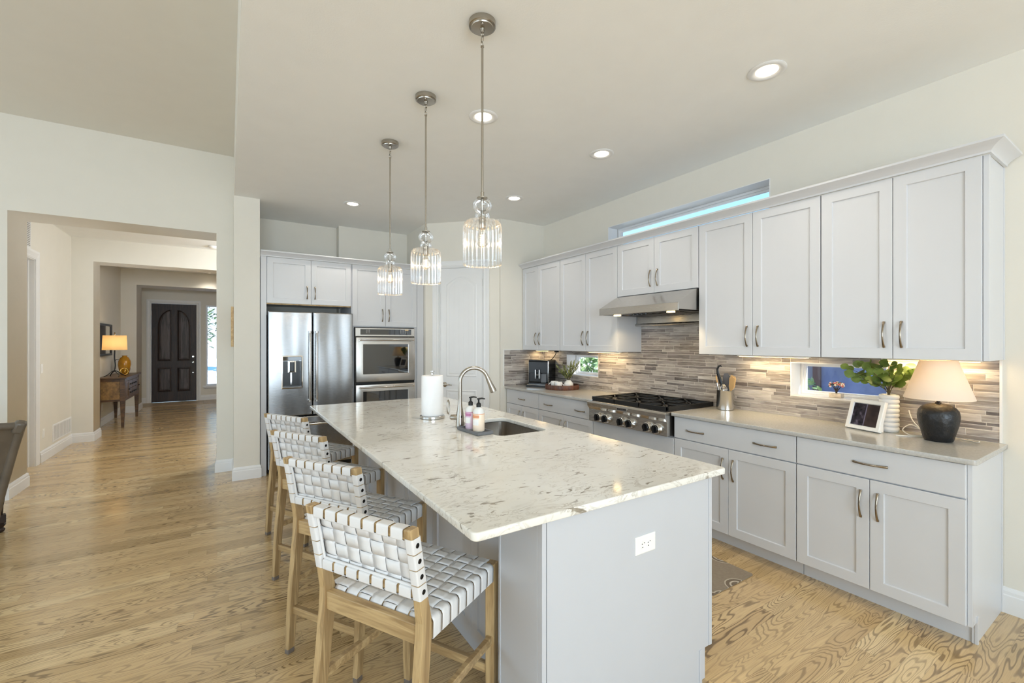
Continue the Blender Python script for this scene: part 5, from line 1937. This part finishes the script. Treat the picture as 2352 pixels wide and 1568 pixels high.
LX, LY = 3.385, 0.806
lamp = thing('table_lamp', 'lit table lamp with a round black clay base and white cone shade on the counter', 'lamp', (LX, LY, 0.92))
tb = NT('black_clay')
n_ = tb.noise(tb.obj(), 38, 3, 0.6).outputs[0]
cb = tb.bsdf(lin((24, 24, 26)), 0.36)
tb.t.links.new(tb.bump(n_, 0.55, 0.006), cb.inputs['Normal'])
b = MB()
b.lathe([(0.001, 0.0006), (0.058, 0.0006), (0.063, 0.006), (0.072, 0.04), (0.083, 0.085), (0.0895, 0.120), (0.0905, 0.145), (0.086, 0.170), (0.073, 0.190), (0.050, 0.204), (0.028, 0.210), (0.014, 0.211), (0.001, 0.2112)], (LX, LY, 0.92), 56)
b.build('base', tb.m, lamp, smooth=60)
b = MB()
b.lathe([(0.014, 0.2108), (0.014, 0.216), (0.009, 0.219), (0.009, 0.250), (0.001, 0.251)], (LX, LY, 0.92), 16)
b.build('neck', M['dark_pull'], lamp, smooth=40)
sh = NT('linen_shade')
c = lin((246, 240, 232))
df = sh.n('BsdfDiffuse', {'Color': c})
tl = sh.n('BsdfTranslucent', {'Color': lin((255, 242, 222))})
mx = sh.n('MixShader', {0: 0.42, 1: df.outputs[0], 2: tl.outputs[0]})
sh.t.links.new(mx.outputs[0], sh.out.inputs[0])
b = MB()
b.lathe([(0.1495, 0.2400), (0.1505, 0.2380), (0.1505, 0.2420), (0.0800, 0.4545), (0.0785, 0.4545), (0.1490, 0.2420)], (LX, LY, 0.92), 64, cap=False)
b.build('lamp_shade', sh.m, lamp, smooth=60)
b = MB()
b.lathe([(0.012, 0.252), (0.02, 0.29), (0.028, 0.32), (0.024, 0.345), (0.001, 0.352)], (LX, LY, 0.92), 18)
b.build('bulb', emit('lamp_bulb_glow', (255, 220, 160), 3.0), lamp, smooth=60)
light('lamp_source', 'POINT', (LX, LY, 1.262), 2.6, (1, 0.72, 0.36), 0.03, parent=lamp)
b = MB()
pts = [(3.565, 0.985, 1.055), (3.55, 0.965, 1.00), (3.53, 0.925, 0.955), (3.50, 0.89, 0.927), (3.46, 0.90, 0.9235), (3.43, 0.945, 0.924), (3.46, 0.985, 0.945), (3.50, 0.96, 0.975), (3.51, 0.92, 0.955), (3.49, 0.885, 0.927), (3.44, 0.875, 0.9235), (3.36, 0.96, 0.9235), (3.345, 0.985, 0.9235)]


def spline(P, n=6):
    P = [Vector(p) for p in P]
    out = []
    for i in range(len(P) - 1):
        p0, p1, p2, p3 = P[max(i - 1, 0)], P[i], P[i + 1], P[min(i + 2, len(P) - 1)]
        for k in range(n):
            t = k / n
            out.append(0.5 * ((2 * p1) + (p2 - p0) * t + (2 * p0 - 5 * p1 + 4 * p2 - p3) * t * t + (3 * p1 - p0 - 3 * p2 + p3) * t ** 3))
    out.append(P[-1])
    return out


b.tube(spline(pts), 0.0028, 8)
b.tube(spline([(3.52, 0.74, 0.9235), (3.50, 0.70, 0.924), (3.46, 0.665, 0.926), (3.45, 0.655, 0.934)]), 0.0026, 8)
tag(b.build('lamp_cord', M['plastic_white'], loc=(3.46, 0.9, 0.9235), smooth=60), 'white cord looped on the counter behind the table lamp', 'cord')

# ------------------------------------------------------------------ rug in the aisle
b = MB()
rp = rrect(1.96, 2.80, 1.535, 4.0, 0.01, 2)
b.loops([[(x, y, z) for x, y in rp] for z in (0.0006, 0.008)])
tag(b.build('runner_rug', M['rug'], loc=(2.4, 2.8, 0)), 'taupe patterned runner rug on the floor between the island and the cooktop', 'rug')
# ------------------------------------------------------------------ hallway and foyer
def wall_plate(name, label, cat, fr, u0, u1, v0, v1, kind):
    t_ = thing(name, label, cat, fr((u0 + u1) / 2, v0, 0))
    b = MB()
    b.rects(fr, u0, u1, v0, v1, [(0, 0.0), (0, 0.003), (0.003, 0.0055), (0.005, 0.006)])
    b.build('cover_plate', M['plastic_white'], t_)
    b = MB()
    um, vm = (u0 + u1) / 2, (v0 + v1) / 2
    b.fbox(fr, um - 0.016, um + 0.016, vm - 0.033, vm + 0.033, 0.005, 0.0085)
    b.build('switch_rocker' if kind == 's' else 'socket', M['plastic_white'], t_, bevel=0.001)
    return t_


frL = lambda u, v, w: (-1.95 + w, u, v)
wall_plate('light_switch', 'white light switch on the hallway wall beside the door casing', 'light switch', frL, 7.69, 7.765, 1.095, 1.21, 's')
wall_plate('wall_outlet', 'white power outlet low on the hallway wall, left of the air vent', 'power outlet', frL, 7.75, 7.825, 0.285, 0.40, 'o')


def vent(label, fr, u0, u1, v0, v1, n, vert):
    t_ = thing('air_vent', label, 'air vent', fr((u0 + u1) / 2, v0, 0))
    b = MB()
    b.rects(fr, u0, u1, v0, v1, [(0, 0.0), (0, 0.004), (0.006, 0.009), (0.022, 0.009), (0.025, 0.003)], cap=False)
    b.build('vent_frame', M['trim'], t_)
    b = MB()
    b.fbox(fr, u0 + 0.02, u1 - 0.02, v0 + 0.02, v1 - 0.02, 0.0006, 0.002)
    b.build('duct', simple('vent_shade', (150, 148, 144), 0.8), t_)
    b = MB()
    if vert:
        for k in range(n):
            u = u0 + 0.03 + (u1 - u0 - 0.06) * k / (n - 1)
            b.fbox(fr, u - 0.006, u + 0.006, v0 + 0.022, v1 - 0.022, 0.002, 0.0075)
        for k in range(1, 6):
            u = u0 + (u1 - u0) * k / 6
            b.fbox(fr, u - 0.012, u + 0.012, v0 + 0.02, v1 - 0.02, 0.003, 0.009)
    else:
        for k in range(n):
            v = v0 + 0.03 + (v1 - v0 - 0.06) * k / (n - 1)
            b.fbox(fr, u0 + 0.022, u1 - 0.022, v - 0.004, v + 0.004, 0.002, 0.0075)
    b.build('louvres', M['trim'], t_)


vent('white louvred air vent just above the hallway baseboard', frL, 8.13, 8.93, 0.165, 0.395, 28, True)
vent('white louvred air vent high on the hallway wall above the door', frL, 6.75, 7.36, 2.56, 2.93, 16, False)

# wooden plaque on the pillar's side, seen almost edge-on
b = MB()
b.box(0.018, 0.0425, 5.66, 5.96, 1.43, 1.865)
tag(b.build('wall_plaque', M['pull_wood'], loc=(0.043, 5.8, 1.43), bevel=0.002), 'pale wooden wall plaque hung on the side of the pillar by the hallway opening', 'wall decoration')

# console table
TX0, TX1, TY0, TY1 = -1.895, -1.530, 10.09, 11.52
ct_ = thing('console_table', 'antique walnut console table with drawers against the foyer wall', 'console table', (-1.71, 10.8, 0))
b = MB()
b.rects(lambda u, v, w: (u, v, w), TX0, TX1 + 0.035, TY0 - 0.06, TY1 + 0.06, [(0.012, 0.845), (0.0, 0.852), (0.0, 0.866), (0.008, 0.872)])
b.build('tabletop', M['table_wood'], ct_)
b = MB()
b.box(TX0 + 0.02, TX1 - 0.005, TY0 + 0.012, TY1 - 0.012, 0.47, 0.845)
b.build('carcass', M['table_burl'], ct_)
b = MB()
b.box(TX0 + 0.015, TX1, TY0 + 0.006, TY1 - 0.006, 0.455, 0.49)
b.box(TX0 + 0.015, TX1, TY0 + 0.006, TY1 - 0.006, 0.80, 0.846)
b.build('apron_molding', M['table_wood'], ct_, bevel=0.003)
for x, y in ((TX0 + 0.025, TY0 + 0.03), (TX0 + 0.025, TY1 - 0.03), (TX1 - 0.025, TY0 + 0.03), (TX1 - 0.025, TY1 - 0.03)):
    b = MB()
    b.loops([[(x + sx * h, y + sy * h, z) for sx, sy in ((-1, -1), (1, -1), (1, 1), (-1, 1))] for z, h in ((0.0, 0.019), (0.45, 0.033), (0.845, 0.033))])
    b.build('leg', M['table_wood'], ct_, bevel=0.003)
frT2 = lambda u, v, w: (TX1 - 0.004 + w, u, v)
for (y0, y1) in ((10.18, 10.42), (11.19, 11.43)):
    b = MB()
    b.rects(frT2, y0, y1, 0.50, 0.79, [(0, 0), (0, 0.012), (0.03, 0.012), (0.034, 0.006)])
    d = b.build('cupboard_door', M['table_wood'], ct_)
    b = MB()
    b.ball(frT2(y1 - 0.02, 0.64, 0.025), 0.013, 10)
    b.build('knob', M['iron'], d, smooth=60)
for v0, v1 in ((0.655, 0.79), (0.50, 0.645)):
    for y0, y1 in ((10.44, 10.80), (10.81, 11.17)):
        b = MB()
        b.rects(frT2, y0, y1, v0, v1, [(0, 0), (0, 0.010), (0.004, 0.014)])
        d = b.build('drawer', M['table_wood'], ct_)
        b = MB()
        for yk in (y0 + 0.09, y1 - 0.09):
            b.ball(frT2(yk, (v0 + v1) / 2, 0.026), 0.012, 10)
        b.tube([frT2(y0 + 0.09, (v0 + v1) / 2, 0.03), frT2((y0 + y1) / 2, (v0 + v1) / 2 - 0.014, 0.036), frT2(y1 - 0.09, (v0 + v1) / 2, 0.03)], 0.006, 8)
        b.build('handle', M['iron'], d, smooth=60)

# foyer lamp with a branch-shaped foot
FX, FY = -1.70, 10.36
fl = thing('table_lamp', 'lit foyer lamp with a dark branch-shaped stand and amber drum shade on the console', 'lamp', (FX, FY, 0.8725))
b = MB()
for a, L in ((0.3, 0.15), (2.2, 0.13), (3.6, 0.15), (5.2, 0.16)):
    b.tube(spline([(FX, FY, 0.985), (FX + math.cos(a) * 0.05, FY + math.sin(a) * 0.05, 0.955), (FX + math.cos(a + 0.15) * L * 0.7, FY + math.sin(a + 0.15) * L * 0.7, 0.91), (FX + math.cos(a) * L, FY + math.sin(a) * L, 0.880)]), 0.0072, 8)
b.tube(spline([(FX, FY, 0.96), (FX + 0.008, FY, 1.08), (FX - 0.004, FY + 0.006, 1.2), (FX, FY, 1.34)]), 0.0105, 10)
b.tube(spline([(FX, FY, 1.15), (FX + 0.03, FY - 0.01, 1.18), (FX + 0.055, FY - 0.02, 1.175)]), 0.005, 8)
b.build('stand', M['iron'], fl, smooth=60)
shf = NT('amber_linen')
df = shf.n('BsdfDiffuse', {'Color': lin((206, 184, 148))})
tl = shf.n('BsdfTranslucent', {'Color': lin((228, 200, 150))})
mx = shf.n('MixShader', {0: 0.5, 1: df.outputs[0], 2: tl.outputs[0]})
shf.t.links.new(mx.outputs[0], shf.out.inputs[0])
b = MB()
b.lathe([(0.168, 1.345), (0.1695, 1.345), (0.160, 1.60), (0.1585, 1.60)], (FX, FY, 0), 40, cap=False)
b.build('lamp_shade', shf.m, fl, smooth=60)
b = MB()
b.lathe([(0.012, 1.37), (0.03, 1.42), (0.03, 1.46), (0.001, 1.49)], (FX, FY, 0), 16)
b.build('bulb', emit('foyer_bulb_glow', (255, 214, 150), 4), fl, smooth=60)
b = MB()
b.lathe([(0.003, 1.48), (0.003, 1.60), (0.012, 1.61), (0.006, 1.625), (0.015, 1.64), (0.001, 1.66)], (FX, FY, 0), 12)
b.build('finial', M['bronze'], fl, smooth=60)
light('foyer_lamp_source', 'POINT', (FX, FY, 1.47), 3.0, (1, 0.76, 0.46), 0.05, parent=fl)
b = MB()
b.lathe([(0.001, 0.0005), (0.055, 0.0005), (0.062, 0.01), (0.085, 0.09), (0.098, 0.18), (0.092, 0.25), (0.065, 0.31), (0.038, 0.335), (0.034, 0.345), (0.048, 0.355), (0.044, 0.356), (0.03, 0.345), (0.001, 0.33)], (-1.68, 11.10, 0.8725), 36)
tag(b.build('amber_vase', simple('amber_glaze', (172, 120, 28), 0.12, vary=0.15, vscale=14), loc=(-1.68, 11.10, 0.8725), smooth=60), 'glossy amber vase on the console table, right of the foyer lamp', 'vase')
b = MB()
for c, rot in (((-1.62, 10.66, 0.945), 0.2), ((-1.60, 10.72, 0.945), 1.3), ((-1.64, 10.70, 0.952), 2.3)):
    b.tube([(c[0] + 0.055 * math.cos(a) * math.cos(rot), c[1] + 0.055 * math.cos(a) * math.sin(rot), c[2] + 0.06 * math.sin(a)) for a in [2 * PI * k / 20 for k in range(21)]], 0.0095, 8, up=(-math.sin(rot), math.cos(rot), 0.01))
tag(b.build('brass_knot', simple('polished_brass', (212, 168, 84), 0.18, 1.0), loc=(-1.62, 10.69, 0.876), smooth=60), 'brass knot ornament on the console table, in front of the amber vase', 'ornament')
wf = thing('wall_art', 'dark framed wall piece on the foyer wall behind the console lamp', 'picture frame', (-1.905, 10.65, 1.25))
frW = lambda u, v, w: (-1.905 + w, u, v)
b = MB()
b.rects(frW, 10.05, 11.22, 1.235, 1.815, [(0, 0.0), (0, 0.028), (0.006, 0.03), (0.035, 0.028), (0.038, 0.012)], cap=False)
b.build('frame_body', M['dark_pull'], wf)
b = MB()
b.fbox(frW, 10.08, 11.19, 1.265, 1.785, 0.004, 0.012)
b.build('mirror', simple('mirror_silver', (210, 208, 200), 0.05, 1.0, vary=0.0), wf)
wall_plate('wall_outlet', 'white outlet with a plugged-in cord low on the foyer wall under the console', 'power outlet', lambda u, v, w: (-1.905 + w, u, v), 10.52, 10.595, 0.26, 0.375, 'o')

# ------------------------------------------------------------------ leather dining chair at the left edge
M['taupe'] = simple('taupe_leather', (104, 95, 84), 0.38, vary=0.16, vscale=9, bump=0.25, bscale=120)
ch = thing('dining_chair', 'brown leather dining chair with dark carved legs, standing in the hall', 'chair', (0, 0, 0))
# local frame: x = the way the chair faces, y = its left
CW = dict(parent=ch, local=True)
b = MB()
rings = []
for z, x, th_, hw in ((0.30, -0.205, 0.07, 0.185), (0.40, -0.235, 0.085, 0.202), (0.55, -0.285, 0.085, 0.226), (0.72, -0.345, 0.075, 0.254), (0.83, -0.39, 0.062, 0.272), (0.875, -0.41, 0.05, 0.278), (0.89, -0.425, 0.03, 0.272)):
    ring = []
    for k in range(13):
        q = -1 + 2 * k / 12
        ring.append((x - 0.03 * (1 - q * q), hw * q, z + 0.02 * (1 - q * q)))
    for k in range(13):
        q = 1 - 2 * k / 12
        ring.append((x + th_ - 0.03 * (1 - q * q), hw * q, z + 0.02 * (1 - q * q)))
    rings.append(ring)
b.loops(rings)
b.build('backrest', M['taupe'], smooth=60, bevel=0.012, **CW)
for sy in (1, -1):
    b = MB()
    b.tube(spline([(-0.15, sy * 0.165, 0.06), (-0.205, sy * 0.195, 0.30), (-0.28, sy * 0.235, 0.55), (-0.335, sy * 0.263, 0.72), (-0.39, sy * 0.288, 0.86), (-0.412, sy * 0.290, 0.90)]), 0.026, 10)
    b.build('side_roll', M['taupe'], smooth=60, **CW)
b = MB()
b.tube(spline([(-0.415, -0.300, 0.893), (-0.445, -0.15, 0.905), (-0.452, 0, 0.912), (-0.445, 0.15, 0.905), (-0.415, 0.300, 0.893)]), 0.026, 10)
b.build('top_roll', M['taupe'], smooth=60, **CW)
b = MB()
b.loops([[(x, y, z) for x, y in rrect(-0.22 + i, 0.27 - i, -0.21 + i, 0.21 - i, 0.05)] for z, i in ((0.36, 0.0), (0.46, 0.0), (0.485, 0.02), (0.495, 0.06))])
b.build('seat', M['taupe'], smooth=50, **CW)
b = MB()
b.loops([[(x, y, z) for x, y in rrect(-0.18, 0.26, -0.20, 0.20, 0.02)] for z in (0.31, 0.36)])
b.build('seat_rail', M['dark_wood'], **CW)
for sx in (0.22,):
    for sy in (0.235, -0.235):
        b = MB()
        b.lathe([(0.012, 0.0), (0.022, 0.006), (0.026, 0.02), (0.017, 0.036), (0.026, 0.05), (0.03, 0.062), (0.017, 0.075), (0.014, 0.10), (0.016, 0.2), (0.024, 0.255), (0.018, 0.27), (0.028, 0.285), (0.028, 0.33)], (sx, sy, 0), 20, flute=8, amp=0.07)
        b.box(sx - 0.029, sx + 0.029, sy - 0.029, sy + 0.029, 0.075, 0.135)
        b.build('leg', M['dark_wood'], smooth=40, **CW)
for sy in (1, -1):
    b = MB()
    b.obox((-0.125, sy * 0.150, 0.0), (-0.19, sy * 0.188, 0.34), 0.036, 0.05, up=(1, 0, 0))
    b.build('leg', M['dark_wood'], bevel=0.004, **CW)
    b = MB()
    b.obox((-0.405, sy * 0.272, 0.845), (-0.43, sy * 0.296, 0.925), 0.06, 0.07, up=(1, 0, 0))
    b.build('corner_cap', M['taupe'], bevel=0.016, smooth=60, **CW)
ch.location = (-1.645, 4.755, 0)
ch.rotation_euler = (0, 0, math.radians(110))

# ------------------------------------------------------------------ outside the windows
snow = simple('snowy_ground', (236, 238, 244), 0.9, vary=0.08, vscale=0.6)
slab('ground_front', -14, 18, 14.0, 60, -0.45, -0.3, snow)
slab('ground_side', 3.9, 18, -6, 14.0, -0.45, -0.3, simple('garden_ground', (206, 202, 190), 0.9, vary=0.12, vscale=2))
brick = NT('painted_brick')
bt = brick.n('TexBrick', {'Vector': brick.scaled(brick.obj(), (1, 1, 1), (PI / 2, 0, PI / 2)), 'Scale': 4.2, 'Color1': lin((104, 108, 132)), 'Color2': lin((84, 88, 112)), 'Mortar': lin((132, 134, 150)), 'Mortar Size': 0.012})
brick.bsdf(bt.outputs[0], 0.9)
nb = thing('neighbour_wall', 'brick side wall with a blue panel and brown post seen through the low window', 'building', (7.4, 1.5, -0.3))
b = MB()
b.box(7.4, 7.7, -1.2, 4.3, -0.3, 3.4)
b.build('brick_wall', brick.m, nb)
b = MB()
b.box(7.34, 7.42, 0.2, 3.05, -0.25, 2.0)
b.build('panel', simple('blue_slate_panel', (96, 108, 146), 0.7, vary=0.25, vscale=4), nb)
b = MB()
b.box(7.30, 7.44, 3.02, 3.12, -0.3, 2.3)
b.box(7.30, 7.44, 0.0, 3.12, 2.0, 2.2)
b.build('post', simple('brown_post', (92, 72, 70), 0.7), nb)
rs_ = random.Random(9)


def shrub(name, label, cat, c, r, h, n, ls, mat, group):
    t_ = thing(name, label, cat, c, group)
    bs, bl = MB(), MB()
    for k in range(7):
        a = rs_.uniform(0, 2 * PI)
        bs.tube([c, (c[0] + 0.3 * r * math.cos(a), c[1] + 0.3 * r * math.sin(a), c[2] + h * 0.5), (c[0] + 0.7 * r * math.cos(a), c[1] + 0.7 * r * math.sin(a), c[2] + h * 0.85)], [0.02, 0.012, 0.004], 6)
    for k in range(n):
        a, ph_2, q = rs_.uniform(0, 2 * PI), math.acos(rs_.uniform(-0.7, 1)), rs_.uniform(0.45, 1)
        p = Vector((c[0] + r * q * math.sin(ph_2) * math.cos(a), c[1] + r * q * math.sin(ph_2) * math.sin(a), c[2] + h * 0.55 + h * 0.45 * q * math.cos(ph_2)))
        leaf(bl, p, (rs_.uniform(-1, 1), rs_.uniform(-1, 1), rs_.uniform(-0.3, 1)), ls * rs_.uniform(0.7, 1.3), ls * 0.55, (rs_.uniform(-1, 1), rs_.uniform(-1, 1), 1))
    bs.build('branches', M['stem'], t_)
    bl.build('leaves', mat, t_)


shrub('shrub', 'sunlit garden shrub outside the small square window', 'shrub', (6.6, 7.6, -0.3), 0.95, 2.1, 900, 0.16, M['leaf_out'], 'shrubs outside the kitchen windows')
shrub('shrub', 'pale garden shrub outside the small square window, right of the taller one', 'shrub', (6.3, 6.1, -0.3), 0.6, 1.5, 500, 0.13, M['leaf_out'], 'shrubs outside the kitchen windows')
shrub('shrub', 'small pale shrub at the left edge of the low window view', 'shrub', (6.4, 2.83, -0.3), 0.30, 1.32, 300, 0.10, M['leaf_out'], 'shrubs outside the kitchen windows')


def pine(c, h, r, label):
    t_ = thing('pine_tree', label, 'tree', c, 'pines beyond the front door')
    b = MB()
    b.tube([c, (c[0], c[1], c[2] + h * 0.6), (c[0], c[1], c[2] + h)], [0.16, 0.10, 0.02], 8)
    b.build('trunk', M['dark_wood'], t_)
    bl = MB()
    for k in range(700):
        q = rs_.random() ** 0.8
        a = rs_.uniform(0, 2 * PI)
        rr_ = r * (1 - q) * rs_.uniform(0.3, 1) + 0.05
        p = (c[0] + rr_ * math.cos(a), c[1] + rr_ * math.sin(a), c[2] + h * (0.22 + 0.78 * q))
        leaf(bl, p, (math.cos(a), math.sin(a), rs_.uniform(-0.5, 0.2)), 0.42, 0.16, (0, 0, 1))
    bl.build('needles', M['pine'], t_)


pine((-1.9, 27, -0.3), 7.0, 1.7, 'green pine seen at the top of the narrow window by the front door')
pine((-0.4, 33, -0.3), 8.0, 1.9, 'taller pine further off, seen through the narrow window by the front door')
pine((1.6, 30, -0.3), 7.5, 1.8, 'pine to the right of the others beyond the front door window')
